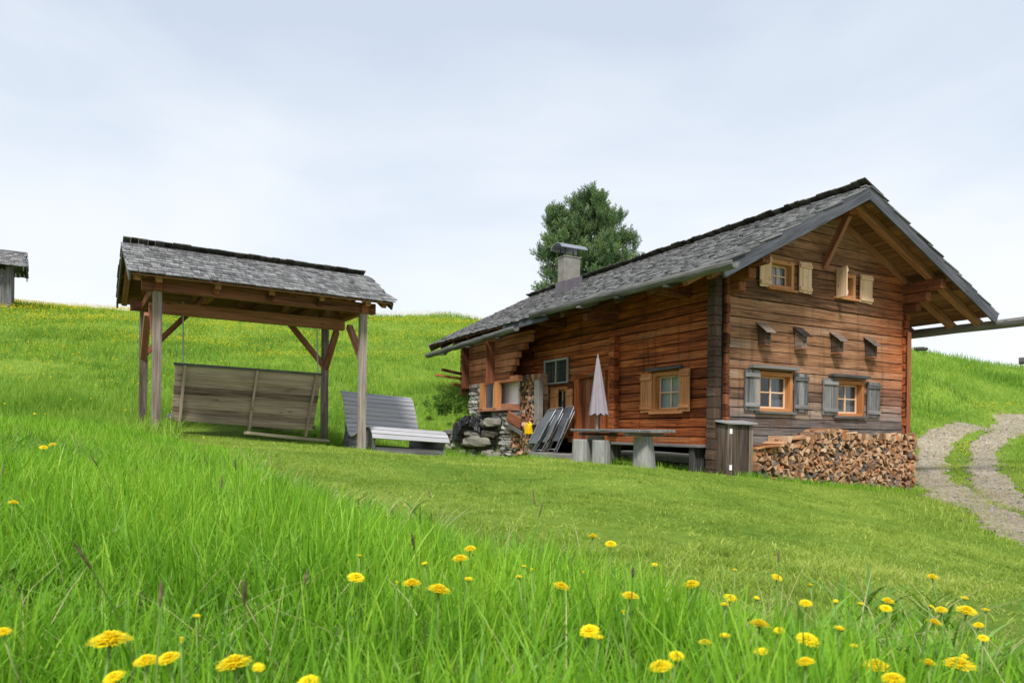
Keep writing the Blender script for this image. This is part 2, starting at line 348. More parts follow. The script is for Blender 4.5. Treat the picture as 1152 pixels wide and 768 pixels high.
def hz(x,y):
    x=np.asarray(x,float); y=np.asarray(y,float); sh=x.shape; x=x.ravel(); y=y.ravel()
    out=np.empty(len(x))
    for i in range(0,len(x),20000):
        a=x[i:i+20000]; b=y[i:i+20000]
        d=np.hypot(a[:,None]-ctl[None,:,0],b[:,None]-ctl[None,:,1])
        out[i:i+20000]=phi(d)@_W[:_n]+_W[_n]+_W[_n+1]*a+_W[_n+2]*b
    # beyond the crest the ground drops away gently
    r=np.hypot(x,y); f=np.clip((r-75)/60,0,1); out=out*(1-f)+(-3-.02*r)*f
    near=np.clip((r-2)/4,.15,1)
    out+=near*.016*(np.sin(x*1.9+.8*np.sin(y*1.3))+np.sin(y*2.3+.9*np.sin(x*1.1)))*np.clip(1.6-r/60,0.3,1)
    far=np.clip((r-17)/8,0,1)*np.clip((80-r)/20,0,1)
    out+=far*.10*(np.sin(x*.75+1.7*np.sin(y*.31))+np.sin(y*.9+1.2*np.sin(x*.45)))
    return out.reshape(sh)
def h1(x,y): return float(hz(np.array([x]),np.array([y]))[0])
def hit(px,py,off=0.0,d0=.4,d1=70,n=700):
    r=ray(px,py); d=np.geomspace(d0,d1,n); z=r[2]*d; g=hz(r[0]*d,d)+off
    k=np.nonzero(z<=g)[0]
    i=k[0] if len(k) else n-1
    return r*d[i]
# grid, finer near the camera and the hut
N=360
u=np.linspace(-1,1,N); gx=260*np.sinh(5.2*u)/np.sinh(5.2)
v=np.linspace(-.42,1,N); gy=6+320*np.sinh(5.2*v)/np.sinh(5.2)
X,Y=np.meshgrid(gx,gy); Z=hz(X,Y)
idx=np.arange(N*N).reshape(N,N)
q=np.stack([idx[:-1,:-1],idx[:-1,1:],idx[1:,1:],idx[1:,:-1]],-1).reshape(-1,4)
gnd=np_mesh('meadow_ground',np.c_[X.ravel(),Y.ravel(),Z.ravel()],q.ravel(),np.arange(len(q))*4,np.full(len(q),4),M['ground'],smooth=True)
tag(gnd,'green alpine meadow ground rising to the hill crest','ground',kind='structure')

# ------------------------------------------------------------------ gravel track
trackA=[(1230,462),(1152,471),(1095,479),(1060,495),(1041,520),(1050,545),(1085,567),(1152,598),(1230,632)]
trackB=[(1230,478),(1152,486),(1125,491),(1106,507),(1103,530),(1118,550),(1152,570),(1230,596)]
def smooth_line(pts,n=120):
    pts=np.array(pts); t_=np.r_[0,np.cumsum(np.linalg.norm(np.diff(pts[:,:2],axis=0),axis=1))]
    tt=np.linspace(0,t_[-1],n); o=np.c_[np.interp(tt,t_,pts[:,0]),np.interp(tt,t_,pts[:,1])]
    for _ in range(12): o[1:-1]=(o[:-2]+o[1:-1]*2+o[2:])/4
    return o
LA=smooth_line([hit(*p) for p in trackA]); LB=smooth_line([hit(*p) for p in trackB])
def ribbon(name,L,w,lift,label):
    d=np.gradient(L,axis=0); d/=np.linalg.norm(d,axis=1)[:,None]; nrm=np.c_[-d[:,1],d[:,0]]
    m=14; V=[]; 
    for i in range(len(L)):
        wl=w*(1+.25*math.sin(i*.35)+.25*random.uniform(-1,1)); wr=w*(1+.25*math.sin(i*.27+2)+.25*random.uniform(-1,1))
        for k in range(m+1):
            f=k/m; off=-wl+(wl+wr)*f; p=L[i]+nrm[i]*off; V.append((p[0],p[1],0))
    V=np.array(V); V[:,2]=hz(V[:,0],V[:,1])
    edge=np.tile(np.sin(np.linspace(0,math.pi,m+1)),len(L)); V[:,2]+=lift*np.clip(edge*4,0,1)-.012*(edge<.01)
    ii=np.arange(len(L)*(m+1)).reshape(len(L),m+1)
    qq=np.stack([ii[:-1,:-1],ii[:-1,1:],ii[1:,1:],ii[1:,:-1]],-1).reshape(-1,4)
    o=np_mesh(name,V,qq.ravel(),np.arange(len(qq))*4,np.full(len(qq),4),M['gravel'],smooth=True)
    return tag(o,label,'track',kind='structure')
ribbon('gravel_track',LA,.44,.035,'left wheel rut of the pale gravel track curving past the hut')
ribbon('gravel_track',LB,.36,.035,'right wheel rut of the pale gravel track curving uphill')
def track_dist(x,y):
    P_=np.r_[LA,LB]; out=np.full(len(x),9.0)
    for i in range(0,len(x),20000):
        dd=np.hypot(x[i:i+20000,None]-P_[None,::2,0],y[i:i+20000,None]-P_[None,::2,1]); out[i:i+20000]=dd.min(1)
    return out

# ------------------------------------------------------------------ grass
fx=np.array([-30,-6.2,-4.7,-2.9,-2.0,-.9,-.05,.8,1.5,2.2,4,30]); fy=np.array([60,12.6,9.6,8.0,6.2,4.5,3.3,2.35,2.2,2.0,2.2,2.5])
def lawn_mask(x,y):
    """1 = mown lawn round the hut and swing, 0 = tall grass"""
    b=np.interp(x,fx,fy)+.25*np.sin(x*4+y)+.12*np.sin(x*11)
    t=(x-C0[0])*G[0]+(y-C0[1])*G[1]; s=(x-C0[0])*A[0]+(y-C0[1])*A[1]
    lawn=(y>b)&(y<15.0+.25*x+.3*np.sin(x*3))
    lawn|=(y>b)&(t>-3.2)&(s<7.5)&(t<.5)
    lawn&=~((t>7.2)&(s>3.5))
    lawn&=~((x<-6.3)&(y>9))
    return lawn
def in_house(x,y):
    t=(x-C0[0])*G[0]+(y-C0[1])*G[1]; s=(x-C0[0])*A[0]+(y-C0[1])*A[1]
    return ((t>-.02)&(t<5.4)&(s>-.02)&(s<11.4))|((t>.25)&(t<4.9)&(s>-.55)&(s<.1))|((t>-.7)&(t<0)&(s>7)&(s<9.4))
def scatter(d0,d1,dens,fov=.80,side=1.6):
    """dens(d) blades per m2, wedge in front of the camera plus a margin"""
    n_ring=max(6,int(12*math.log(d1/d0+1))); e=np.geomspace(d0,d1,n_ring); xs=[];ys=[]
    for a,b in zip(e[:-1],e[1:]):
        m=(a+b)/2; w=2*(fov*b+side); n=int(w*(b-a)*dens(m))
        ys.append(RNG.uniform(a,b,n)); xs.append(RNG.uniform(-w/2,w/2,n))
    return np.concatenate(xs),np.concatenate(ys)
def blades(name,x,y,h,w,bend,mat,seg=3,label='',rnd=None,cat='grass',tilt=.25):
    n=len(x); z=hz(x,y)-.01
    az=RNG.uniform(0,2*np.pi,n); fac=RNG.uniform(0,2*np.pi,n)
    dx,dy=np.cos(az),np.sin(az); sx,sy=np.cos(fac),np.sin(fac)
    rnd=RNG.random(n) if rnd is None else rnd
    nv=2*seg+1; V=np.empty((n,nv,3)); 
    t0=RNG.uniform(0,tilt,n)
    for k in range(seg+1):
        f=k/seg; up=h*(f-.25*bend*f*f); out=h*(t0*f+bend*.75*f**2.2)
        cx=x+dx*out; cy=y+dy*out; cz=z+up
        ww=w*(1-.25*f-.55*f*f)/2
        if k<seg:
            V[:,2*k]=np.c_[cx-sx*ww,cy-sy*ww,cz]; V[:,2*k+1]=np.c_[cx+sx*ww,cy+sy*ww,cz]
        else: V[:,2*k]=np.c_[cx,cy,cz]
    pat=[]; tot=[]
    for k in range(seg-1): pat+=[2*k,2*k+1,2*k+3,2*k+2]; tot.append(4)
    k=seg-1; pat+=[2*k,2*k+1,2*k+2]; tot.append(3)
    pat=np.array(pat); tot=np.array(tot)
    loops=(np.arange(n)[:,None]*nv+pat[None]).ravel(); totals=np.tile(tot,n); starts=np.r_[0,np.cumsum(totals)[:-1]]
    o=np_mesh(name,V.reshape(-1,3),loops,starts,totals,mat,rnd=np.repeat(rnd,nv),smooth=True)
    return tag(o,label,cat,kind='stuff')
def vnoise(x,y,s): 
    return np.array([mnoise.noise(Vector((a*s,b*s,3.1))) for a,b in zip(x,y)])
# tall foreground grass
x,y=scatter(.30,9.5,lambda d: 5200 if d<1.6 else (3600 if d<3 else (2000 if d<5 else 1100)),.80,1.0)
m=~lawn_mask(x,y); x=x[m];y=y[m]
nz=vnoise(x,y,.9); n2=vnoise(x,y,3.0)
dist=np.hypot(x,y)
h=RNG.uniform(.13,.31,len(x))*np.clip(1+.40*nz+.55*n2,.4,1.4)*np.where(x>.4,.88,1); h=np.where(dist<1.0,np.minimum(h,.24+.12*dist),h)
edge=np.clip((np.interp(x,fx,fy)-y)/1.2,.3,1); h*=np.where(x>-6,edge,1)*np.interp(y,[3.0,6.5],[1,.68])
w=RNG.uniform(.003,.0095,len(x))*np.where(dist>4,1.3,1)
bend=np.abs(RNG.normal(.26,.28,len(x)))
blades('meadow_grass',x,y,h,w,bend,M['meadow'],4,'tall bright green grass blades filling the foreground',rnd=np.clip(RNG.normal(.45,.33,len(x))+.2*nz-.35*n2,0,1))
# broad leaves and dry straw among the blades
x,y=scatter(.45,6.0,lambda d: 520 if d<2 else 300,.80,.6); m=~lawn_mask(x,y); x=x[m]; y=y[m]; nh=vnoise(x,y,1.7); m=nh>-.12; x=x[m]; y=y[m]
h=RNG.uniform(.09,.21,len(x)); blades('broad_leaves',x,y,h,RNG.uniform(.011,.024,len(x)),np.abs(RNG.normal(.75,.3,len(x))),M['herb'],4,'broad bluish green herb leaves among the foreground grass',cat='herbs',tilt=.6)
x,y=scatter(.5,7.0,lambda d: 240 if d<2 else 140,.80,.6); m=~lawn_mask(x,y); x=x[m]; y=y[m]
blades('dry_straw',x,y,RNG.uniform(.10,.30,len(x)),RNG.uniform(.0018,.005,len(x)),np.abs(RNG.normal(.9,.5,len(x))),M['straw'],4,'thin dry straw blades mixed into the foreground grass',tilt=.7)
x,y=scatter(2.0,15,lambda d: 34 if d<6 else 20,.78,.8); m=lawn_mask(x,y)&~in_house(x,y)&(track_dist(x,y)>.42); x=x[m]; y=y[m]; k=vnoise(x,y,1.3)>-.3; x=x[k]; y=y[k]
k=np.repeat(np.arange(len(x)),9); x=x[k]+RNG.normal(0,.045,len(k)); y=y[k]+RNG.normal(0,.045,len(k))
blades('lawn_weeds',x,y,RNG.uniform(.02,.055,len(x)),RNG.uniform(.006,.014,len(x)),np.abs(RNG.normal(.8,.3,len(x))),M['lawn'],2,'small clover and plantain tufts in the mown lawn',cat='weeds',tilt=1.0)
def along(p0,p1,n,sp):
    f=RNG.random(n); return np.c_[p0[0]+(p1[0]-p0[0])*f+RNG.normal(0,sp,n), p0[1]+(p1[1]-p0[1])*f+RNG.normal(0,sp,n)]
E_=np.vstack([along(HW(.75,-.58),HW(4.95,-.62),1500,.06),along(HW(4.98,-.5),HW(5.5,.4),500,.10),along(HW(-.2,-.2),HW(-.2,3.5),700,.10),along(HW(-1.55,2.0),HW(-1.55,.3),900,.22),along(HW(-.1,-.42),HW(.7,-.42),300,.05),along(HW(-1.4,4.0),HW(-1.2,7.2),800,.15),along(at(562,514,18.5)[:2],at(486,505,19.5)[:2],1600,.16)]+[along(q,q,160,.13) for q in [at(174,490,10.8)[:2],at(406,508,12.6)[:2],at(160,486,12.5)[:2],at(363,500,14.2)[:2],at(418,512,12.8)[:2],at(500,514,13.5)[:2]]])
x,y=E_[:,0],E_[:,1]
blades('foot_grass',x,y,RNG.uniform(.04,.17,len(x)),RNG.uniform(.005,.011,len(x)),np.abs(RNG.normal(.35,.3,len(x))),M['meadow'],3,'uncut grass tufts along the foot of the hut, posts and stone wall')
# mown lawn
x,y=scatter(1.8,21,lambda d: 6500 if d<4 else (3600 if d<7 else (1700 if d<12 else 700)),.78,1.0)
m=lawn_mask(x,y)&~in_house(x,y)&(track_dist(x,y)>.42); x=x[m];y=y[m]
nz=vnoise(x,y,.7); n5=vnoise(x,y,4.0); n11=vnoise(x,y,11.0)
h=RNG.uniform(.012,.040,len(x))*np.clip(1+.7*nz+1.3*n5+.9*n11,.25,3.2); dist=np.hypot(x,y)
blades('mown_lawn',x,y,h,RNG.uniform(.0022,.0045,len(x))*(1+dist*.09),np.abs(RNG.normal(.35,.3,len(x))),M['lawn'],2,'short mown yellow-green lawn between the tall grass and the hut',rnd=np.clip(RNG.normal(.46,.24,len(x))+.2*nz-.75*n5-.45*n11,0,1),tilt=1.1)
# hillside tall grass
x,y=scatter(9.0,58,lambda d: 420 if d<16 else (230 if d<24 else (120 if d<36 else 62)),.80,2.5)
td=track_dist(x,y)
m=~lawn_mask(x,y)&~in_house(x,y)&(td>.62); x=x[m];y=y[m];td=td[m]
nz=vnoise(x,y,.22); n2=vnoise(x,y,.8); dist=np.hypot(x,y)
h=RNG.uniform(.12,.36,len(x))*np.clip(1+.9*nz+.6*n2,.3,2.2)*np.clip(td*.6,.2,1); w=RNG.uniform(.007,.013,len(x))*(.6+dist*.045)
blades('hillside_grass',x,y,h,w,np.abs(RNG.normal(.3,.25,len(x))),M['hillgrass'],2,'long green meadow grass covering the hill slope',rnd=np.clip(RNG.normal(.44,.22,len(x))-.55*n2-.35*nz,0,1))
# tufts along the track, verge of the hut and between the ruts
P_=np.r_[LA,LB]; k=RNG.integers(0,len(P_),60000); x=P_[k,0]+RNG.normal(0,.8,len(k)); y=P_[k,1]+RNG.normal(0,.8,len(k)); td=track_dist(x,y)
m=(td>.12+RNG.random(len(x))**1.3*.5)&~in_house(x,y); x=x[m];y=y[m]
blades('verge_grass',x,y,RNG.uniform(.03,.13,len(x)),RNG.uniform(.006,.014,len(x)),np.abs(RNG.normal(.3,.25,len(x))),M['lawn'],2,'short grass and weeds along the edges of the gravel track')
# pebbles
k=RNG.integers(0,len(P_),5200); x=P_[k,0]+RNG.normal(0,.24,len(k)); y=P_[k,1]+RNG.normal(0,.24,len(k)); z=hz(x,y)+.03
r=RNG.uniform(.012,.05,len(x))*RNG.uniform(.4,1,len(x))
octa=np.array([(1,0,0),(0,1,0),(-1,0,0),(0,-1,0),(0,0,.7),(0,0,-.7)]); of=np.array([(0,1,4),(1,2,4),(2,3,4),(3,0,4),(1,0,5),(2,1,5),(3,2,5),(0,3,5)])
V=(octa[None]*RNG.uniform(.6,1.4,(len(x),6,1))*r[:,None,None])+np.c_[x,y,z][:,None,:]
loops=(np.arange(len(x))[:,None]*6+of.ravel()[None]).ravel()
o=np_mesh('gravel_stones',V.reshape(-1,3),loops,np.arange(len(x)*8)*3,np.full(len(x)*8,3),M['pebble'],rnd=np.repeat(RNG.random(len(x)),6))
tag(o,'loose pale stones scattered over the gravel track','gravel',kind='stuff')
# far yellow flowers of the slope
x,y=scatter(6,56,lambda d: 10 if d<18 else (13 if d<30 else 22),.80,2.5)
nz=vnoise(x,y,.16); pr=np.clip(.22+.9*nz+np.clip((np.hypot(x,y)-26)/16,0,1)*.95*(x<2),0.04,1)*np.where(x>6,.15,1)
m=(RNG.random(len(x))<pr)&~lawn_mask(x,y)&~in_house(x,y)&(track_dist(x,y)>1.0); x=x[m];y=y[m]
e=[hit(px+RNG.normal(0,3),py+RNG.normal(0,1.0)) for px,py in [(p,464) for p in np.linspace(1092,1160,60)]]
e+=[hit(px+RNG.normal(0,6),py+RNG.normal(0,4)) for px,py in [(1085,515)]*26]
x=np.r_[x,[p[0] for p in e]]; y=np.r_[y,[p[1] for p in e]]
dist=np.hypot(x,y)
z=hz(x,y)+RNG.uniform(.2,.42,len(x)); r=RNG.uniform(.013,.022,len(x))*(.7+dist*.015)
ang=np.linspace(0,2*np.pi,7)[:-1]; ring=np.c_[np.cos(ang),np.sin(ang),.35*np.ones(6)]
base=np.vstack([ring,[[0,0,.8]],[[0,0,-.35]]]); ff=[]
for i in range(6): ff+=[i,(i+1)%6,6,(i+1)%6,i,7]
V=base[None]*r[:,None,None]*RNG.uniform(.8,1.25,(len(x),8,1))+np.c_[x,y,z][:,None,:]
loops=(np.arange(len(x))[:,None]*8+np.array(ff)[None]).ravel()
o=np_mesh('slope_flowers',V.reshape(-1,3),loops,np.arange(len(x)*12)*3,np.full(len(x)*12,3),M['petal'],rnd=np.repeat(RNG.random(len(x)),8))
tag(o,'haze of small yellow flowers over the hill slope','flowers',kind='stuff')

# ------------------------------------------------------------------ dandelions
def head_mesh(kind):
    mb=MB()
    rings={'open':((.5,.60,48),(.78,.46,58),(1.0,.22,64),(.26,.70,30),(.9,.36,54)),'half':((.55,.62,26),(.72,.5,30),(.3,.66,16)),'bud':((.30,.95,14),(.2,1.0,10))}[kind]
    for rr,zz,n in rings:
        for i in range(n):
            a=2*math.pi*(i+random.uniform(-.35,.35))/n; r=rr*random.uniform(.82,1.08); z=zz+random.uniform(-.06,.06)
            wd=.052*random.uniform(.8,1.25)
            d=Vector((math.cos(a),math.sin(a),0)); s_=Vector((-math.sin(a),math.cos(a),0))
            b=d*.05+Vector((0,0,.12)); m_=d*r*.6+Vector((0,0,.12+(z-.1)*.95)); e_=d*r+Vector((0,0,z+.02))
            vs=[b-s_*.03,b+s_*.03,m_-s_*wd*.6,m_+s_*wd*.6,e_-s_*wd*.55,e_+s_*wd*.55]
            mb.add(vs,[(0,1,3,2),(2,3,5,4)],rnd=random.random())
    mb.build('flower_head',M['petal'],fix=False); o=COL.objects[-1]; me=o.data; bpy.data.objects.remove(o); return me
HEAD={k:[head_mesh(k) for _ in range(3)] for k in ('open','half','bud')}
def calyx_mesh():
    mb=MB(); mb.tube([(0,0,-.12),(0,0,0),(0,0,.2)],[.12,.26,.24],8,.4)
    for i in range(9):
        a=2*math.pi*i/9; d=Vector((math.cos(a),math.sin(a),0)); s_=Vector((-math.sin(a),math.cos(a),0))
        mb.add([d*.2-s_*.06,d*.2+s_*.06,d*.42+Vector((0,0,-.16))],[(0,1,2)],rnd=.3)
    o=mb.build('calyx',M['stem'],fix=False); me=o.data; bpy.data.objects.remove(o); return me
CAL=calyx_mesh()
def obj_of(name,me,parent=None,loc=(0,0,0),rot=(0,0,0),sc=1):
    o=bpy.data.objects.new(name,me); COL.objects.link(o); o.parent=parent; o.location=loc; o.rotation_mode='ZYX'; o.rotation_euler=rot; o.scale=(sc,)*3 if not hasattr(sc,'__len__') else sc; return o
DL=[ # px, py, width px, kind, own label
(124,720,44,'open','broad dandelion head on a thick bare stem at the left front of the grass'),
(264,746,40,'open','largest dandelion of the pair at the bottom edge left of centre'),
(290,751,22,'half','small ragged dandelion touching the right side of a larger one at the bottom edge'),
(165,743,28,'open','dandelion at the left end of a row of three blooms at the bottom left'),
(190,740,27,'open','dandelion in the middle of the row of three blooms at the bottom left'),
(204,722,15,'bud','half closed yellow bud standing above the row of blooms at the bottom left'),
(129,761,24,'open','dandelion cut by the bottom edge below the broad head at left'),
(3,710,18,'open','dandelion at the very left edge of the picture near the bottom'),
(347,767,26,'open','dandelion peeping over the bottom edge right of the large pair'),
(400,649,20,'open','round dandelion facing the viewer alone in dense grass left of centre'),
(463.5,656,23,'open','dandelion just left of a wider bloom in the middle of the foreground'),
(493,663,27,'open','widest dandelion of the cluster in the middle of the foreground'),
(527,652,17,'half','tilted dandelion right of the widest bloom in the middle cluster'),
(518,628,19,'open','flat dandelion above the middle cluster, lower of two stacked blooms'),
(529,617,15,'open','flat dandelion seen edge on, upper of two stacked blooms in the middle'),
(630.5,659,20,'open','lone tilted dandelion right of the middle in tall grass'),
(667,603,13,'open','farthest dandelion standing out above the grass against the mown lawn'),
(687,611.5,14,'open','second farthest dandelion just right of the one against the mown lawn'),
(664,709,25,'open','upper bloom of two overlapping dandelions right of the bottom centre'),
(674,718,19,'half','lower bloom of two overlapping dandelions right of the bottom centre'),
(744,749,28,'open','dandelion at the bottom edge with a smaller one above its right side'),
(761,737,18,'open','smaller dandelion above the right side of a bloom at the bottom edge'),
(708.6,670,20,'open','flat dandelion alone between the centre and the right cluster'),
(778.7,657,20,'open','flat wide dandelion at the far left of the right hand flower patch'),
(854.4,702,25,'open','dome shaped dandelion on a pale straight stem in the right patch'),
(857,733.6,24,'half','drooping dandelion with a bare side under the dome shaped one'),
(908,718.7,26,'open','ragged dandelion in the middle of the right patch above another'),
(906.5,744,21,'open','dandelion below the ragged one near the bottom of the right patch'),
(944,707.6,20,'half','dandelion leaning right on a long pale stem in the right patch'),
(1087,686.5,22,'open','tall dome shaped dandelion at the far right, ringed by smaller blooms'),
(1079,747.5,35,'open','widest dandelion at the bottom right corner of the picture'),
(986,749,31,'open','large dandelion of the bottom right pair, upper left one'),
(1005,763,26,'open','dandelion of the bottom right pair, cut by the bottom edge'),
(1044,745,18,'open','flat dandelion left of the widest bloom in the bottom right corner'),
(1049,648.5,13,'open','highest dandelion at the right, seen against the mown lawn'),
(15,565,11,'open','small dandelion high at the left edge below the long grass slope'),
(49,503,9,'open','left one of two tiny dandelions at the upper left by the tall grass'),
(59,500,9,'open','right one of two tiny dandelions at the upper left by the tall grass'),
]
grpA='small dandelions in the right hand patch of tall grass'
grpB='small dandelions scattered in the middle of the tall grass'
for px,py,w in ((873.5,649,13),(826.7,641,9),(911.7,658,10),(821.5,672,16),(815.5,680.5,17),(851,672.5,10),(906.5,678,15),(998.5,675.6,15),(996.4,683.6,14),(1085,673,13),(1109,686.4,14),(1059,685.5,14),(1047,682,10),(1050.6,699.6,17),(1101,702.7,12),(1106,717,12),(815.5,715.6,19),(793,722,15),(961,726.7,13),(877,708.6,12),(1085,738,10),(968,679,7),(940,676,6)):
    DL.append((px,py,w,random.choice(['open','open','half']) if w>11 else 'half',grpA))
for px,py,w in ((478,634,11),(404,625,9),(641,622,6),(589.5,637,9),(583.6,649,12),(598,642,7),(656.5,645,7),(736.4,635.5,12),(773,656,8),(702,690,7),(446,657,6),(221,693,10)):
    DL.append((px,py,w,'half' if w>7 else 'bud',grpB))
for i,(px,py,w,kind,lab) in enumerate(DL):
    st=random.uniform(.205,.265) if py>560 else random.uniform(.24,.30)
    p=hit(px,py,st,.5,14,900); d=p[1]; sc=min(max(w*d/F,.018),.06)/2*(1.0 if kind!='bud' else 1.25)
    g=h1(p[0],p[1])
    grp='yellow dandelions in the foreground grass'; label=lab
    if lab==grpA: label='one of the small yellow dandelions crowding the right hand patch of grass'; grp=grpA
    if lab==grpB: label='one of the small yellow dandelions dotted about the middle of the grass'; grp=grpB
    root=empty('dandelion',(p[0],p[1],g),0,label,'dandelion',grp)
    top=p[2]-g-sc*.25
    tx,ty=random.uniform(-.12,.32)*(1 if w<30 else .6),random.uniform(-.3,.3)
    bx,by=random.uniform(-.05,.05),random.uniform(-.04,.04)
    mb=MB(); mb.tube([(bx,by,-.02),(bx*.75,by*.75,top*.4),(bx*.25,by*.25,top*.75),(0,0,top-sc*.1)],[.0020,.0020,.0018,.0016],6)
    mb.build('stem',M['stem'],root,smooth=True,fix=False)
    rz=random.uniform(0,6.28)
    obj_of('calyx',CAL,root,(0,0,top),(.05+tx,ty*.8,rz),sc)
    obj_of('flower_head',random.choice(HEAD[kind]),root,(0,0,top),(.05+tx,ty*.8,rz),(sc*random.uniform(.94,1.06),sc,sc*(.95 if kind=='open' else .8)))
# grass spikes
SP=[(96,630,60,'tallest pale grass spike leaning left at the left front of the grass'),(265,525,22,'dark grass spike upright in the short grass right of the left meadow'),(249,545,22,'dark grass spike standing below the swing shelter'),
(107,520,18,'dark plantain spike leaning left over the left meadow'),(181,666,30,'blurred brown grass spike left of the bottom centre'),(275,665,34,'dark brown grass spike right of the blurred one'),
(345,647,20,'slim dark spike among bright blades left of centre'),(601,562,18,'lone dark spike rising over the mown lawn in the middle'),(608,575,18,'paler spike just right of the lone one over the lawn'),
(484,556,20,'pale bent grass spike leaning over the edge of the mown lawn'),(465,610,24,'dark brown spike left of the stacked dandelions'),(712,640,14,'short dark spike right of the middle dandelions'),(876,625,14,'slim dark spike at the edge of the lawn on the right'),(3,532,22,'dark spike at the very left edge of the picture')]
for px,py,L,lab in SP:
    p=hit(px,py,random.uniform(.30,.36),.45,14,900); d=p[1]; g=h1(p[0],p[1]); ln=min(L*d/F,.055)
    root=empty('grass_spike',(p[0],p[1],g),random.uniform(0,6.28),lab,'grass spike','seed spikes of the meadow')
    H_=p[2]-g; lx=random.uniform(-.05,.08)
    if 'leaning' in lab: lx=.11
    pt=lambda f:(lx*(f**2-1),0,H_*f)
    mb=MB(); mb.tube([pt(f) for f in (0,.35,.7,.95)],[.0016,.0015,.0013,.001],5); mb.build('stem',M['stem'],root,fix=False)
    mb=MB(); pts=[Vector(pt(.95))+(Vector(pt(1))-Vector(pt(.9))).normalized()*ln*k/6 for k in range(7)]
    mb.tube(pts,[.0008,.0019,.0025,.0027,.0024,.0018,.0006],7,wob=.35); mb.build('seed_head',M['seedhead'],root,fix=False)

# ------------------------------------------------------------------ the hut
hut=empty('alpine_hut',tuple(C0),YAW,'brown log hut with grey shingle roof, shuttered windows and a firewood porch','hut')
ZR,TR,KL,KR=4.70,2.65,.517,.445       # sheathing top at the ridge, ridge position, slopes
TE0,TE1,S0,S1=-1.10,7.12,-.92,11.75
def zroof(t): return ZR-KL*(TR-t) if t<TR else ZR-KR*(t-TR)
def gp(u,o,z): return Vector((u,-o,z))
def sp_(u,o,z): return Vector((-o,u,z))
GB_OPEN=[(1.06,1.74,2.82,3.36),(3.00,3.60,2.84,3.34),(.78,1.74,.47,1.22),(3.02,3.92,.43,1.16)]
SD_OPEN=[(1.16,2.02,.47,1.28),(3.66,4.9,-.5,1.33),(5.25,6.05,-.25,1.18),(6.75,9.3,-.7,1.42)]
def courses(mb,Pm,u0f,u1f,z0,ztop,opens,h=.18,th=.16,jit=.006):
    z=z0
    while z<ztop-.03:
        hh=h*random.uniform(.86,1.16); zb=min(z+hh,ztop); u0,u1=u0f(z,zb),u1f(z,zb)
        if u1-u0<.1: z=zb; continue
        cuts=[]; parts=[]
        ev=sorted(set([u0,u1]+[max(u0,min(u1,c)) for o in opens if o[2]<zb and o[3]>z for c in (o[0],o[1])]))
        proud=random.uniform(-.012,.012); rn=random.random()
        run=None
        for a,b in zip(ev[:-1],ev[1:]):
            if b-a<.004: continue
            mid=(a+b)/2; ivs=[(z,zb)]
            for o in opens:
                if o[0]<=mid<=o[1]:
                    nv=[]
                    for (c,d) in ivs:
                        if o[3]<=c or o[2]>=d: nv.append((c,d)); continue
                        if o[2]>c: nv.append((c,o[2]))
                        if o[3]<d: nv.append((o[3],d))
                    ivs=nv
            for c,d in ivs:
                if d-c<.02: continue
                g_=random.uniform(.011,.022)
                seg=max(1,int((b-a)/.55))
                p0=Pm(a,-th/2+proud,(c+d)/2); p1=Pm(b,-th/2+proud,(c+d)/2)
                mb.beam(p0,p1,th,d-c-g_,(0,0,1),seg,jit*.6,rn*.8+.2*random.random())
        z=zb
mb=MB()
def gu0(z,zb):
    zm=(z+zb)/2; lo=-.02
    if zm>ZR-KL*TR-.12: lo=max(lo,TR-(ZR-.10-zm)/KL)
    return lo+random.uniform(-.02,.02)
def gu1(z,zb):
    zm=(z+zb)/2; hi=5.40
    if zm>ZR-KR*(5.4-TR)-.12: hi=min(hi,TR+(ZR-.10-zm)/KR)
    return hi+random.uniform(-.02,.02)
courses(mb,gp,gu0,gu1,-1.25,ZR-.12,GB_OPEN)
mb.build('gable_wall',M['log_gable'],hut,.018)
mb=MB()
courses(mb,sp_,lambda a,b:.02,lambda a,b:6.9,-.22,3.28,SD_OPEN)
mb.build('side_wall',M['log_side'],hut,.018)
mb=MB()   # upper barn wall behind the porch, far wall, right wall
courses(mb,sp_,lambda a,b:6.9,lambda a,b:11.3,1.42,3.28,[])
mb.build('porch_back_wall',M['log_side'],hut,.012)
mb=MB()
rw=lambda u,o,z:Vector((5.4+o,u,z))
courses(mb,rw,lambda a,b:-.05+random.uniform(-.03,.02),lambda a,b:11.3,-1.0,3.3,[])
mb.build('right_wall',M['log_side'],hut,.012)
mb=MB()
bw=lambda u,o,z:Vector((u,11.3+o,z))
courses(mb,bw,lambda a,b:max(-.2,TR-(ZR-.1-(a+b)/2)/KL),lambda a,b:min(5.6,TR+(ZR-.1-(a+b)/2)/KR),0,ZR-.12,[])
mb.build('rear_wall',M['log_barn'],hut,.012)
# dark lining inside the walls, floor slabs
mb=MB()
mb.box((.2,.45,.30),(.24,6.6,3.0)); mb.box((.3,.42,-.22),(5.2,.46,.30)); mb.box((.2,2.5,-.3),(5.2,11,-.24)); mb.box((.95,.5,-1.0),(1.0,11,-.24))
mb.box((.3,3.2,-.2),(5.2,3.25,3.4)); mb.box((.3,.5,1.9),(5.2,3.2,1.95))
mb.build('inner_lining',M['dark'],hut)
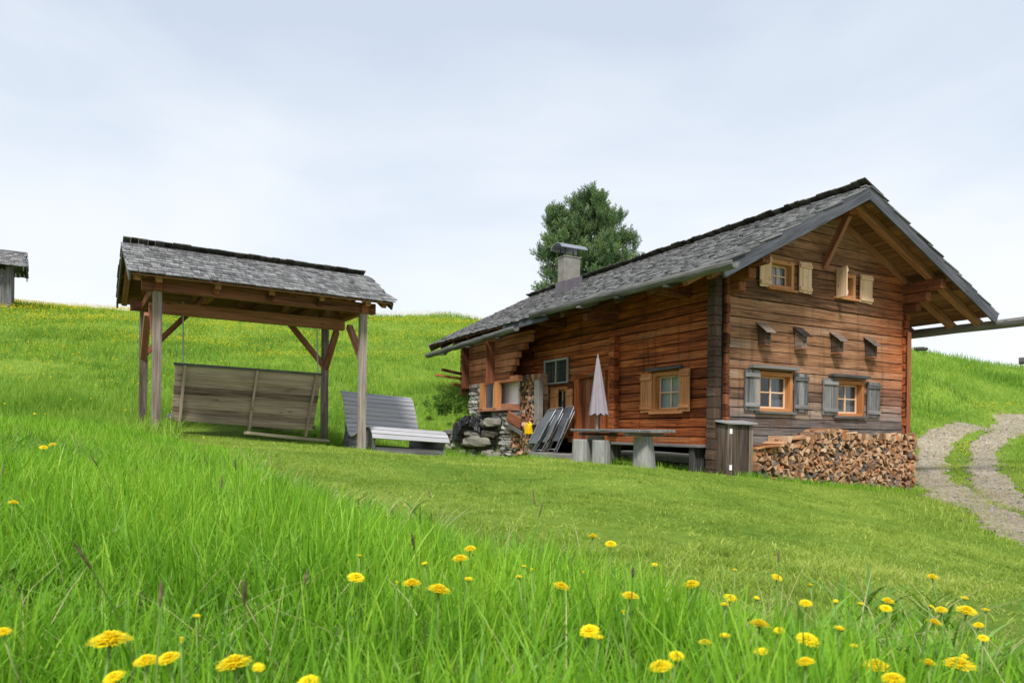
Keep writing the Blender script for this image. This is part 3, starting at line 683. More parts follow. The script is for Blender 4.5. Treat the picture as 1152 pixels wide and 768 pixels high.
# foundation under the side wall
mb=MB()
mb.beam((.06,.5,-.46),(.04,3.1,-.43),.16,.18,seg=4,jit=.015); mb.beam((.25,.5,-.66),(.25,3.4,-.62),.2,.22,seg=4,jit=.02)
mb.each('sill_beam',M['greydark'],hut,.015)
def rock(mb,c,r,sq=(1,1,.7),rnd=None,n=10,box=.5):
    """boulder: superellipsoid with noise"""
    vs=[];fs=[];m=7;sd=random.random()*90
    for i in range(m+1):
        th=math.pi*i/m
        for k in range(n):
            ph=2*math.pi*k/n
            f=lambda v:math.copysign(abs(v)**box,v)
            d=Vector((f(math.sin(th))*f(math.cos(ph)),f(math.sin(th))*f(math.sin(ph)),f(math.cos(th))))
            s_=1+.28*mnoise.noise(d*1.6+Vector((sd,sd*.7,0)))+.12*mnoise.noise(d*4+Vector((sd,0,sd)))
            vs.append(Vector(c)+Vector((d.x*r*sq[0]*s_,d.y*r*sq[1]*s_,d.z*r*sq[2]*s_)))
    for i in range(m):
        for k in range(n): fs.append((i*n+k,i*n+(k+1)%n,(i+1)*n+(k+1)%n,(i+1)*n+k))
    mb.add(vs,fs,rnd=rnd)
mb=MB()
for i in range(26):
    s_=random.uniform(.2,5.0); rock(mb,(random.uniform(.05,.4),s_,-.62+random.uniform(-.1,.1)),random.uniform(.09,.17),(1,1.2,.7))
mb.build('foundation_stones',M['stone'],hut)
# corner posts: stacked log heads already stick out, cover boards in front of them
def corner():
    z=-.80; k=0; a=MB(); b=MB()
    while z<3.05:      # stacked log heads of the two walls at the near corner
        hh=.18*random.uniform(.88,1.14)
        a.box((-.33-random.uniform(0,.025),-.035-random.uniform(0,.015),z),(-.17,.15,z+hh-.006))
        b.box((-.075,-.055-random.uniform(0,.03),z+.06),(.015,.12,z+hh+.05)); z+=hh; k+=1
    a.build('log_heads',M['cornerlog'],hut,.012); b.build('log_heads',M['red_beam'],hut,.012)
    c=MB(); c.box((-.18,.02,-.8),(-.07,.14,3.05)); c.build('corner_gap_shade',M['dark'],hut)  # near-black strip: the shade of the corner gap put into colour
    d=MB(); d.box((5.27,-.105,-1.0),(5.40,-.085,2.3)); d.build('corner_board',M['red_beam'],hut,.006)
corner()
# cross wall heads on the side wall
mb=MB()
z=.05
while z<2.05:
    mb.box((-.15-random.uniform(0,.03),3.16,z),(.0,3.34,z+.155)); z+=.163
mb.build('cross_wall_heads',M['log_side'],hut,.012)
mb=MB(); mb.box((-.06,3.37,.0),(-.004,3.52,2.0)); mb.build('wall_board',M['log_side'],hut,.006)
# door on the side wall
def door():
    f=MB(); 
    f.box((-.05,4.70,-.5),(.06,4.9,1.36)); f.box((-.05,3.64,-.5),(.06,3.80,1.36)); f.box((-.07,3.6,1.33),(.06,4.95,1.46))
    fr=f.build('door',M['log_side'],hut,.006)
    d=MB()
    for i in range(5): d.box((.04,3.81+i*.178,-.48),(.08,3.81+i*.178+.172,1.33))
    d.build('door_leaf',M['red_beam'],fr,.004)
    b=MB(); b.box((-.12,3.66,.93),(-.06,4.05,1.02)); b.box((-.1,3.8,1.36),(-.06,4.2,1.40)); b.each('latch_bar',M['greydark'],fr,.004)
    return fr
door()
def window(Pm,u0,u1,z0,z1,frame_mat,shut_mat,shutters,lintel=None,flip=1,panes=(2,2),curt=None,name='window',side_open=None,sill_mat=None,slab=.10):
    """u0..u1,z0..z1 clear opening between logs"""
    bx=lambda mb,a,b,rnd=None:mb.box(Pm(*a),Pm(*b),rnd)
    c=MB(); fw=.075
    bx(c,(u0,-.14,z0),(u0+fw,.022,z1)); bx(c,(u1-fw,-.14,z0),(u1,.022,z1)); bx(c,(u0+fw,-.14,z1-fw),(u1-fw,.019,z1)); bx(c,(u0+fw,-.14,z0),(u1-fw,.025,z0+fw*.8))
    w=c.build(name,M[frame_mat],hut,.005)
    a0,a1,b0,b1=u0+fw,u1-fw,z0+fw*.8,z1-fw; dp=-slab
    s_=MB(); k=.035
    bx(s_,(a0,dp-.03,b0),(a0+k,dp,b1)); bx(s_,(a1-k,dp-.03,b0),(a1,dp,b1)); bx(s_,(a0+k,dp-.03,b1-k),(a1-k,dp-.001,b1)); bx(s_,(a0+k,dp-.03,b0),(a1-k,dp-.001,b0+k))
    mu=(a0+a1)/2; mz=(b0+b1)/2
    bx(s_,(mu-.016,dp-.026,b0+k),(mu+.016,dp+.004,b1-k)); bx(s_,(a0+k,dp-.024,mz-.013),(mu-.016,dp+.002,mz+.013)); bx(s_,(mu+.016,dp-.024,mz-.013),(a1-k,dp+.002,mz+.013))
    s_.build('sash',M['new'] if frame_mat!='greyframe' else M['grey'],w,.003)
    g_=MB(); bx(g_,(a0+k*.5,dp-.018,b0+k*.5),(a1-k*.5,dp-.013,b1-k*.5)); g_.build('pane',M['glass'],w)
    if curt:
        for (f0,f1,mat_) in curt:
            cu=MB(); n=14; vs=[];fs=[]
            for i in range(n+1):
                u=a0+(a1-a0)*(f0+(f1-f0)*i/n); o=dp-.07+.012*math.sin(i*1.9)
                vs+=[Pm(u,o,b0+.02),Pm(u,o,b1-.01)]
                if i: fs.append((2*i-2,2*i,2*i+1,2*i-1))
            cu.add(vs,fs); cu.build('curtain',M[mat_],w,fix=False)
    sl=MB(); bx(sl,(u0-.06,-.02,z0-.045),(u1+.06,.075,z0-.002)); sl.build('sill',M[sill_mat or frame_mat],w,.006)
    if lintel:
        l=MB(); l.beam(Pm(lintel[0],.06,lintel[2]),Pm(lintel[1],.06,lintel[3]),.15,.06,(0,0,1),3,.006); l.build('lintel_board',M['greydark'] if frame_mat!='honey' else M['beam'],w,.006)
    for sh in shutters:
        (a,b,c0,c1,ang)=sh     # hinge edge u, far edge u, z range, opening angle (0 = flat on wall)
        m=MB(); dirn=1 if b>a else -1; W=abs(b-a); ca,sa=math.cos(ang),math.sin(ang)
        def q(uu,oo,z): return Pm(a+dirn*(uu*ca-oo*sa*1),.035+uu*sa+oo*ca,z)
        nb=2 if W<.34 else 3
        for i in range(nb):
            e0=q(W*(i+.5)/nb,0,c0+random.uniform(-.006,.006)); e1=q(W*(i+.5)/nb,0,c1+random.uniform(-.006,.006))
            n_=(q(0,1,0)-q(0,0,0)).normalized(); m.beam(e0,e1,W/nb-.004,.024,tuple(n_))
        pn=m.build('shutter',M[shut_mat],w,.004)
        m2=MB()
        for zz in (c0+.13*(c1-c0),c0+.87*(c1-c0)):
            m2.beam(q(.005,.026,zz),q(W-.005,.026,zz),.028,.075,(0,0,1))
        m2.each('shutter_batten',M[shut_mat],w,.004)
    return w
# upper left
window(gp,1.06,1.74,2.82,3.36,'honey','new',[(1.08,.76,2.80,3.40,0.06),(1.86,2.22,2.80,3.40,.0)],None,curt=[(0,1,'curtain')])
window(gp,3.00,3.60,2.84,3.34,'honey','new',[(2.98,2.72,2.80,3.40,1.45),(3.72,4.12,2.79,3.38,.0)],None,curt=[(.0,.28,'curtain')])
window(gp,.78,1.74,.47,1.22,'orange','grey',[(.80,.42,.48,1.23,.0),(1.76,2.16,.48,1.22,.0)],(.55,1.80,1.29,1.29),curt=[(.55,1,'curtaindark')],sill_mat='greydark')
window(gp,3.02,3.92,.43,1.16,'orange','grey',[(3.04,2.60,.44,1.18,.0),(4.0,4.42,.43,1.16,.0)],(2.80,3.98,1.24,1.24),curt=[(.5,1,'curtaindark')],sill_mat='greydark')
window(sp_,1.16,2.02,.47,1.28,'orange','honey',[(2.02,2.38,.46,1.28,.0),(1.20,.86,.46,1.30,.12)],(1.1,2.1,1.34,1.34),curt=[(0,1,'curtain')],sill_mat='honey')
# small window left of the door with orange shutters folded beside it
window(sp_,5.25,6.05,-.05,1.18,'orange','honey',[(5.62,5.98,-.0,1.12,.0),(5.24,4.98,.1,1.10,.0)],None,curt=[(0,1,'curtaindark')],sill_mat='honey')
# mesh hatch high on the side wall
m=MB()
for a in ((5.16,5.21),(5.70,5.74),(6.24,6.29)): m.box((-.075,a[0],1.28),(-.03,a[1],1.86))
m.box((-.08,5.16,1.84),(-.03,6.29,1.89)); m.box((-.08,5.16,1.26),(-.03,6.29,1.30))
hf=m.build('mesh_hatch',M['stump'],hut,.004)
m=MB(); m.box((-.028,5.2,1.3),(-.018,6.25,1.85)); m.build('backing_board',M['dark'],hf)
m=MB()
for i in range(24): u=5.22+i*.0425; m.box((-.05,u,1.3),(-.046,u+.006,1.85))
for i in range(12): z=1.32+i*.045; m.box((-.054,5.2,z),(-.0505,6.25,z+.005))
m.build('wire_mesh',M['greydark'],hf)

# --- roof
roof=MB()
def slope_pt(side,dn,s,up=0.0):
    """dn = distance down the slope from the ridge"""
    k=KL if side=='L' else KR; c=1/math.sqrt(1+k*k); sg=-1 if side=='L' else 1
    return Vector((TR+sg*dn*c+sg*up*k*c, s, ZR-dn*k*c+up*c))
LEN={'L':(TR-TE0)*math.sqrt(1+KL*KL),'R':(TE1-TR)*math.sqrt(1+KR*KR)}
def nrm(side):
    k=KL if side=='L' else KR; c=1/math.sqrt(1+k*k); return Vector(((-k if side=='L' else k)*c,0,c))
for sd in 'LR':
    d=.02
    while d<LEN[sd]-.05:
        w=random.uniform(.13,.19); w=min(w,LEN[sd]-d)
        roof.beam(slope_pt(sd,d+w/2,S0+.02,-.017+random.uniform(-.003,.003)),slope_pt(sd,d+w/2,S1-.02,-.017+random.uniform(-.003,.003)),w-.006,.024,tuple(nrm(sd)))
        d+=w
rf=roof.build('roof',M['soffit'],hut)
def shingles(sides,LEN,pt,nv,s0,s1,expo,slen,th,wr,over,cap,ragged=1.0):
    mb=MB()
    for sd in sides:
        rows=int(LEN[sd]/expo)+2
        for i in range(rows):
            lo=LEN[sd]+over-i*expo
            if lo<.05: break
            s=s0+random.uniform(-.05,0)
            while s<s1:
                w=random.uniform(*wr); l=slen*random.uniform(.92,1.05); e=lo+random.uniform(-.035,.03)*ragged
                top=max(e-l,-cap if sd=='R' else .0)
                up1=th*2.1+random.uniform(-.25,.9)*th*ragged; up0=th*.5
                ln=nv(sd); p1=pt(sd,e,s+w/2,up1); p0=pt(sd,top,s+w/2,up0)
                tw=random.uniform(-.004,.004)
                mb.beam(p0+Vector((0,0,tw)),p1,w-random.uniform(.004,.014),th*random.uniform(.7,1.15),tuple(ln))
                s+=w
    return mb
sm=shingles('LR',LEN,slope_pt,nrm,S0-.03,S1,.20,.58,.022,(.09,.17),.07,0)
# ridge course: shingles of the right slope stand proud over the ridge
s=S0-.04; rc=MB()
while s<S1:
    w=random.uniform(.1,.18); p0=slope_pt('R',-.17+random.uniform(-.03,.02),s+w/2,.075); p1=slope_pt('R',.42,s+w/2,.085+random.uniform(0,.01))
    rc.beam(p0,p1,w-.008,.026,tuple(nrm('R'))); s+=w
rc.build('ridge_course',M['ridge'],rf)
sm.build('shingles',M['shingle'],rf,.0)
m=MB()   # sloping fascia boards
for sd,e in (('L',LEN['L']+.05),('R',LEN['R']+.03)):
    m.beam(slope_pt(sd,-.02 if sd=='R' else .03,S0-.022,-.085),slope_pt(sd,e,S0-.022,-.085),.04,.235,tuple(nrm(sd)),4,.003)
m.each('verge_board',M['bluegrey'],rf,.006)
m=MB()
for sd in 'LR': m.beam(slope_pt(sd,0,S1+.02,-.08),slope_pt(sd,LEN[sd],S1+.02,-.08),.04,.2,tuple(nrm(sd)))
m.each('verge_board',M['greydark'],rf,.006)
m=MB(); m.beam((TE0-.02,4.4,zroof(TE0)-.06),(TE0-.02,6.6,zroof(TE0)-.06),.035,.20); m.build('eave_board',M['bluegrey'],rf,.005)
# rafters (each its own)
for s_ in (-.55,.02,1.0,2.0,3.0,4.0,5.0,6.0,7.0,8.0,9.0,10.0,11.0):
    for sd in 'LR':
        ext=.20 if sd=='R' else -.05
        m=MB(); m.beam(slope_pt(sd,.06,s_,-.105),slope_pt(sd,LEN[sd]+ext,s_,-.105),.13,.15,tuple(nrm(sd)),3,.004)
        m.build('rafter',M['rafter' if s_<.5 else 'raftershade'],hut,.01)  # behind the gable front: the copy with eave shade in its colour
# purlins with stepped consoles
m=MB(); m.beam((TR,-.62,ZR-.30),(TR,11.6,ZR-.30),.17,.22,seg=4,jit=.004); m.build('ridge_purlin',M['red_beam'],hut,.015)
for (t_,z_) in ((5.33,zroof(5.33)-.28),(.07,zroof(.07)-.28)):
    m=MB(); m.beam((t_,-.82,z_),(t_,11.6,z_),.19,.22,seg=4,jit=.004); m.build('wall_purlin',M['red_beam'],hut,.02)
    m=MB(); m.beam((t_,-.52,z_-.215),(t_,.3,z_-.215),.18,.20); m.beam((t_,-.30,z_-.41),(t_,.3,z_-.41),.17,.18); m.each('console',M['red_beam'],hut,.03)
m=MB(); m.beam((TR-.02,.02,3.38),(TR-.02,-.52,ZR-.42),.10,.13); m.build('brace',M['beam'],hut,.008)
m=MB()
for s_ in (3.3,): m.beam((-.85,s_,2.55),(.1,s_,2.55),.14,.16)
for s_ in (1.0,3.2,5.4): m.beam((-.75,s_,zroof(-.75)-.22),(-.0,s_,zroof(-.75)-.22),.12,.14)
m.each('outrigger',M['red_beam'],hut,.01)
# hollowed log gutters
def gutter(p0,p1,r,n=10,wob=.09,seg=22):
    p0=Vector(p0);p1=Vector(p1);d=(p1-p0);L=d.length;d.normalize();sdv=d.cross(Vector((0,0,1))).normalized();u=sdv.cross(d)
    prof=[];
    for i in range(n+1):
        a=math.pi*.88+ (math.pi*2.12-math.pi*.88)*i/n; prof.append((math.cos(a)*r,math.sin(a)*r))
    for i in range(6):
        a=math.pi*2.05-(math.pi*1.1)*i/5; prof.append((math.cos(a)*r*.68,math.sin(a)*r*.6+.01))
    m=MB(); vs=[];lp=[];fs=[];k=len(prof)
    for j in range(seg+1):
        f=j/seg; c=p0+d*L*f+sdv*random.uniform(-.009,.009)+u*random.uniform(-.009,.009); rr=1+random.uniform(-wob,wob)
        for (x_,z_) in prof: vs.append(c+sdv*x_*rr+u*z_*rr); lp.append((f*L,x_,z_))
    for j in range(seg):
        for i in range(k): fs.append((j*k+i,j*k+(i+1)%k,(j+1)*k+(i+1)%k,(j+1)*k+i))
    fs.append(tuple(range(k-1,-1,-1))); fs.append(tuple(range(seg*k,seg*k+k)))
    m.add(vs,fs,lp); return m
gl_=[gutter((-1.2,-1.33,2.72),(-1.2,5.0,2.82),.10),gutter((-1.2,5.75,2.60),(-1.2,11.62,2.46),.10),gutter((7.22,-4.6,2.56),(7.22,12,2.54),.135)]
for gg in gl_: gg.build('log_gutter',M['gutter'],hut,smooth=False)
for s_,zz in ((.2,2.62),(1.6,2.65),(2.9,2.67),(4.3,2.70),(6.6,2.44),(8.4,2.40),(10.2,2.36)):
    m=MB(); m.tube([(-.8,s_,zroof(-.8)-.12),(-1.2,s_,zz-.01),(-1.33,s_+.02,zz-.02)],[.035,.03,.022],7); m.build('gutter_hook',M['greydark'],hut)

# --- chimney
def chimney():
    t0,t1,s0_,s1_=1.17,1.72,7.30,7.64
    m=MB(); n=7
    m.box((t0,s0_,3.6),(t1,s1_,5.02)); 
    ch=m.build('chimney',M['concrete'],hut,.015)
    m=MB(); m.box((t0-.02,s0_-.02,5.005),(t1+.02,s1_+.02,5.04)); m.build('chimney_crown',M['concrete'],ch,.01)
    m=MB()
    zl=zroof(t0)+.05; zh=zroof(t1)+.05
    y=s0_-.02
    m.prism([(t0-.03,y,zl-.1),(t1+.05,y,zh-.1),(t1+.05,y,zh+.25),(t0-.03,y,zl+.32)],(0,.018,0))
    m.prism([(t0-.02,s0_-.02,zl-.1),(t0-.02,s1_+.05,zl-.1),(t0-.02,s1_+.05,zl+.32),(t0-.02,s0_-.02,zl+.32)],(-.018,0,0))
    m.build('chimney_flashing',M['lead'],ch)
    m=MB()
    for a,b in ((t0+.06,s0_+.05),(t1-.06,s0_+.05),(t0+.06,s1_-.05),(t1-.06,s1_-.05)): m.box((a-.012,b-.012,5.03),(a+.012,b+.012,5.28))
    m.each('cap_support',M['iron'],ch)
    # barrel-shaped sheet metal cap, axis along the ridge
    m=MB(); vs=[];fs=[];k=14; cy=(s0_+s1_)/2; 
    for j,tt in enumerate((t0-.17,t1+.17)):
        for i in range(k+1):
            a=math.pi*(.06+.88*i/k); 
            vs.append((tt,cy+math.cos(a)*.30,5.20+math.sin(a)*.20))
        for i in range(k+1):
            a=math.pi*(.06+.88*i/k); vs.append((tt,cy+math.cos(a)*.288,5.192+math.sin(a)*.195))
    q=2*(k+1)
    for i in range(k):
        fs.append((i,i+1,q+i+1,q+i)); fs.append((k+1+i,q+k+1+i,q+k+2+i,k+2+i))
        fs.append((i,k+1+i,k+2+i,i+1)); fs.append((q+i,q+i+1,q+k+2+i,q+k+1+i))
    m.add(vs,fs); m.build('chimney_cap',M['tin'],ch,smooth=False)
chimney()

# --- porch (outer barn wall on posts, masonry, plaster, beam)
op=lambda u,o,z:Vector((-.70-o,u,z))
m=MB()
steps=[(1.42,7.02),(1.60,6.90),(1.78,6.72),(1.95,6.6),(2.12,6.25),(2.30,5.98),(2.48,5.9)]
def near_end(a,b):
    v=7.02
    for z_,s_ in steps:
        if (a+b)/2>=z_: v=s_
    return v
courses(m,op,near_end,lambda a,b:9.6,1.44,2.62,[],h=.17,th=.15)
m.build('barn_wall',M['log_barn'],hut,.012)
m=MB(); m.beam((-.9,7.75,1.35),(-.9,7.75,2.5),.26,.05,(0,1,0)); m.beam((-.86,9.45,1.3),(-.86,9.45,2.55),.2,.08,(0,1,0)); m.each('wall_plank',M['red_beam'],hut,.008)
m=MB(); m.box((-.68,6.6,1.36),(-.52,9.6,1.52)); m.box((-.05,6.4,1.32),(.12,9.4,1.48)); m.each('porch_beam',M['log_barn'],hut,.012)
for s_ in (7.72,8.56): 
    m=MB(); m.box((-.78,s_-.09,.62),(-.60,s_+.09,1.40)); m.build('porch_post',M['orange'],hut,.008)
m=MB(); m.box((-.66,7.83,.62),(-.63,8.45,1.38)); m.build('blue_grey_panel',M['bluegrey'],hut)
m=MB(); m.box((-.44,5.92,-.7),(-.30,6.15,1.36)); m.build('concrete_post',M['concrete'],hut,.01)
m=MB(); m.box((-.35,7.15,-.6),(-.29,9.0,1.5)); m.each('plaster_wall',M['plaster'],hut)
def masonry(mb,Pm,u0,u1,z0,z1,depth,h=(.07,.15),w=(.16,.38)):
    z=z0
    while z<z1-.02:
        hh=min(random.uniform(*h),z1-z); u=u0
        while u<u1-.02:
            ww=min(random.uniform(*w),u1-u); c=Pm(u+ww/2,-depth/2+random.uniform(-.02,.02),z+hh/2)
            e=Pm(u+ww,0,0)-Pm(u,0,0); o=Pm(0,depth,0)-Pm(0,0,0)
            sq=(max(abs(e.x),abs(o.x))/2*1.02,max(abs(e.y),abs(o.y))/2*1.02,hh/2*1.0)
            rock(mb,c,1.0,sq,None,12,.35); u+=ww
        z+=hh
m=MB(); masonry(m,op,6.98,7.9,-.72,.60,.5); m.build('stone_pier',M['palestone'],hut)
m=MB(); masonry(m,op,8.7,9.55,.0,1.42,.4); m.build('stone_corner',M['palestone'],hut)
m=MB(); m.box((-.78,7.2,.60),(-.3,8.7,.69)); m.box((-.8,6.95,.60),(-.4,7.25,.78)); m.each('wall_coping',M['beam'],hut,.01)

# ------------------------------------------------------------------ firewood (voronoi-like packed split logs)
def cells(u0,u1,zlo,zhi,size):
    pts=[]; z=min(zlo(u0),zlo(u1))-.02; row=0
    while z<2.5:
        u=u0+(size*.5 if row%2 else 0)
        while u<u1:
            if zlo(u)-.02<z<zhi(u): pts.append((u+random.uniform(-.34,.34)*size,z+random.uniform(-.3,.3)*size))
            u+=size*random.uniform(.85,1.15)
        z+=size*.86; row+=1
    out=[]
    for i,(x,z) in enumerate(pts):
        poly=[(x-size,z-size),(x+size,z-size),(x+size,z+size),(x-size,z+size)]
        for j,(a,b) in enumerate(pts):
            if i==j or abs(a-x)>2*size or abs(b-z)>2*size: continue
            mx,mz=(x+a)/2,(z+b)/2; nx,nz=a-x,b-z; np_=[]
            for k in range(len(poly)):
                p,q_=poly[k],poly[(k+1)%len(poly)]; dp=(p[0]-mx)*nx+(p[1]-mz)*nz; dq=(q_[0]-mx)*nx+(q_[1]-mz)*nz
                if dp<=0: np_.append(p)
                if dp*dq<0: f=dp/(dp-dq); np_.append((p[0]+(q_[0]-p[0])*f,p[1]+(q_[1]-p[1])*f))
            poly=np_
            if len(poly)<3: break
        if len(poly)<3: continue
        cx=sum(p[0] for p in poly)/len(poly); cz=sum(p[1] for p in poly)/len(poly)
        ar=0.5*abs(sum(poly[k][0]*poly[(k+1)%len(poly)][1]-poly[(k+1)%len(poly)][0]*poly[k][1] for k in range(len(poly))))
        sh=random.uniform(.9,1.0)
        # drop a corner now and then: split wedges are three or four sided
        if len(poly)>4:
            keep=sorted(random.sample(range(len(poly)),random.choice((3,4,4)) if len(poly)>5 else 4)); poly=[poly[k] for k in keep]
        poly=[(max(u0-.04,min(u1+.04,cx+(p[0]-cx)*sh)),cz+(p[1]-cz)*sh) for p in poly]
        out.append((cx,cz,poly,ar))
    return out
ztop=lambda u: np.interp(u,[.2,.9,1.15,1.6,2.1,2.35,2.6,4.9],[-.26,-.20,-.08,-.03,.09,.12,.02,.04])
zbot=lambda u: np.interp(u,[.2,4.9],[-.78,-1.16])
cl=cells(.40,4.88,zbot,ztop,.090)
cl.sort(key=lambda c:-c[3])
def log_vs(poly,front,length):
    ang=random.uniform(-.06,.06)
    vs=[(p[0]+random.uniform(-.004,.004),-front+random.uniform(-.006,.006),p[1]) for p in poly]+[(p[0]+ang*length*.3,-front+length,p[1]) for p in poly]
    n=len(poly); fs=[tuple(range(n)),tuple(range(2*n-1,n-1,-1))]+[((i+1)%n,i,n+i,n+(i+1)%n) for i in range(n)]
    return vs,fs
stuff=MB(); HM=Matrix.Translation(Vector(C0))@Matrix.Rotation(YAW,4,'Z')
for i,(cx,cz,poly,ar) in enumerate(cl):
    fr=.40+.14*min(1,max(0,(cx-.4)/1.0))+random.uniform(-.03,.02)
    vs,fs=log_vs(poly,fr,.46)
    if i<290:
        wr=random.uniform(.2,1) if cz>float(zbot(cx))+.22 else random.uniform(0,.34)
        vs=[Vector(v) for v in vs]; c=sum(vs,Vector())/len(vs)
        m=MB(); m.add([v-c for v in vs],fs,[(v.x,v.z,v.y*.15) for v in vs],wr)
        o=m.build('split_log',M['firewood'],None,0); o.matrix_world=HM@Matrix.Translation(c)
        tag(o,'split firewood log in the long stack along the gable wall of the hut','firewood log','split logs stacked along the gable wall')
    else: stuff.add(vs,fs,[(v[0],v[2],v[1]*.15) for v in vs])
# bark slabs and splinters on top of the stack
for i in range(24):
    u=random.uniform(.5,4.6); z=float(ztop(u))+.03; a=random.uniform(-.3,.3)
    stuff.beam((u-.2,-.3+a*.3,z-.02),(u+.22,-.5-a*.3,z+random.uniform(0,.06)),.09,.03,(0,0,1),2,.008)
o=stuff.build('firewood_stack',M['firewood'],None); o.matrix_world=HM; tag(o,'remaining small split logs and slabs of the long stack at the gable wall','firewood',kind='stuff')
# porch firewood
stuff=MB()
for (cx,cz,poly,ar) in cells(6.2,7.16,lambda u:-.55,lambda u:1.42,.11):
    fr=random.uniform(-.04,.05); vs,fs=log_vs(poly,0,.3)
    stuff.add([(-.30+fr+v[1],v[0],v[2]) for v in vs],[f[::-1] for f in fs],[(v[0],v[2],v[1]*.15) for v in vs])
for (cx,cz,poly,ar) in cells(5.9,6.95,lambda u:-.66,lambda u:.42-(6.95-u)*.6,.10):
    fr=random.uniform(-.05,.05); vs,fs=log_vs(poly,0,.3)
    stuff.add([(-.62+fr+v[1],v[0],v[2]) for v in vs],[f[::-1] for f in fs],[(v[0],v[2],v[1]*.15) for v in vs])
o=stuff.build('porch_firewood',M['firewood'],None); o.matrix_world=HM; tag(o,'split firewood piled up inside the porch beside the white wall','firewood',kind='stuff')
def hobj(name,label,cat,group=None,t=0,s=0,z=0,rz=0):
    p=HW(t,s,z); return empty(name,tuple(p),YAW+rz,label,cat,group)
# planks lying on the porch wood
r_=hobj('wooden_plank','short reddish board leaning on the porch firewood beside the stone pier','plank',t=-.72,s=6.72,z=.36)
MBx=MB(); MBx.beam((0,-.4,-.12),(0,.32,.1),.05,.28); MBx.build('board',M['red_beam'],r_,.006)
r_=hobj('wooden_plank','grey board lying below the reddish one on the porch firewood','plank',t=-.74,s=6.62,z=.12)
MBx=MB(); MBx.beam((0,-.42,-.13),(0,.32,.08),.05,.10); MBx.build('board',M['greydark'],r_,.006)
# yellow can and black bucket
def lathe(mb,prof,n=18,c=(0,0,0)):
    vs=[];fs=[]
    for r,z in prof:
        for k in range(n): a=2*math.pi*k/n; vs.append((c[0]+r*math.cos(a),c[1]+r*math.sin(a),c[2]+z))
    for i in range(len(prof)-1):
        for k in range(n): fs.append((i*n+k,i*n+(k+1)%n,(i+1)*n+(k+1)%n,(i+1)*n+k))
    fs.append(tuple(range(n-1,-1,-1))); e=(len(prof)-1)*n; fs.append(tuple(range(e,e+n))); mb.add(vs,fs); return mb
r_=hobj('jerry_can','bright yellow plastic can standing on the porch firewood','can',t=-.66,s=6.0,z=-.02)
r_.scale=(.68,.68,.68); m=MB(); m.box((-.11,-.17,0),(.11,.17,.30)); m.prism([(-.1,-.17,.3),(-.1,.17,.3),(-.1,.05,.40),(-.1,-.1,.40)],(.2,0,0)); m.build('can_body',M['yellow'],r_,.02)
m=MB(); m.tube([(0,-.06,.38),(0,-.04,.46),(0,.08,.44),(0,.12,.33)],.018,8); m.build('handle',M['yellow'],r_)
m=MB(); lathe(m,[(.035,0),(.035,.04)],12,(0,.0,.395)); m.build('cap',M['black'],r_)
zs=h1(*HW(-.50,5.8)[:2])
r_=hobj('bucket','black bucket on a stool between the yellow can and folded chairs','bucket',t=-.50,s=5.80,z=-.10)
m=MB(); lathe(m,[(.13,0),(.17,.3),(.18,.3),(.18,.32),(.165,.32),(.12,.02)]); m.build('pail',M['black'],r_,smooth=False)
m=MB(); m.tube([(0,-.18,.3),(0,-.12,.42),(0,.0,.47),(0,.12,.42),(0,.18,.3)],.006,6); m.build('handle',M['iron'],r_)
r_=hobj('chopping_block','dark round chopping block under the black bucket','block',t=-.50,s=5.80,z=zs)
m=MB(); lathe(m,[(.2,-.03),(.19,.2),(.19,-.105-zs)]); m.build('block',M['greydark'],r_,.01)
# brooms / rakes leaning
for k,(s0_,s1_,lab) in enumerate(((5.95,6.2,'left one of two dark tool handles leaning behind the folded chairs'),(5.05,5.35,'right one of two dark tool handles leaning behind the folded chairs'))):
    zz=h1(*HW(-.42,s0_)[:2]); r_=hobj('rake',lab,'rake','garden tools leaning on the side wall',t=-.42,s=s0_,z=zz)
    m=MB(); m.tube([(0,0,.05),(.33,s1_-s0_,1.25-zz*.2)],.016,8); m.build('handle',M['iron'],r_)
    m=MB(); m.beam((-.02,-.2,.05),(-.02,.2,.05),.035,.04)
    for i in range(8): m.tube([(-.02,-.19+i*.054,.05),(-.04,-.19+i*.054,-.01)],.005,5)
    m.build('rake_head',M['iron'],r_)
# folded garden loungers leaning on the wall
def folded_chair(t,s,lab,lean,skew,fab):
    zz=h1(*HW(t,s)[:2]); r_=hobj('folding_chair',lab,'folding chair','folded garden chairs stacked at the porch',t=t,s=s,z=zz)
    for k,off in enumerate((0,.07)):
        m=MB(); h_=1.22-.1*k; w=.38
        f=lambda u,zz_:(off+lean*zz_,u+skew*zz_,zz_)
        m.tube([f(-w/2,0),f(-w/2,h_*.55),f(-w/2+.02,h_*.97),f(-w/2+.08,h_),f(w/2-.08,h_),f(w/2-.02,h_*.97),f(w/2,h_*.55),f(w/2,0)],.016,8)
        m.tube([f(-w/2,.18),f(w/2,.18)],.012,6); m.build('tube_frame',M['alu'],r_,smooth=True)
    m=MB(); vs=[];fs=[]
    for i in range(9):
        z_=.38+i*.1; 
        for u in (-.18,.18): vs.append((.0+lean*z_-.012+.02*math.sin(i),u+skew*z_,z_))
        if i: fs.append((2*i-2,2*i-1,2*i+1,2*i))
    vs2=[(v[0]+.006,v[1],v[2]) for v in vs]; n=len(vs); m.add(vs,fs); m.add(vs2,[f[::-1] for f in fs]); m.build('fabric_panel',M[fab],r_,fix=False)
    m=MB()
    for u in (-.21,.21): m.beam((lean*.5-.03,u+skew*.5,.45),(lean*.9-.03,u+skew*.9,.92),.03,.035,(0,1,0))
    m.each('armrest',M['alu'],r_,.005)
folded_chair(-.95,5.75,'folded grey garden chair at the front of the leaning stack',.42,-.42,'fabric')
folded_chair(-.80,5.50,'folded grey garden chair in the middle of the leaning stack',.38,-.36,'fabric')
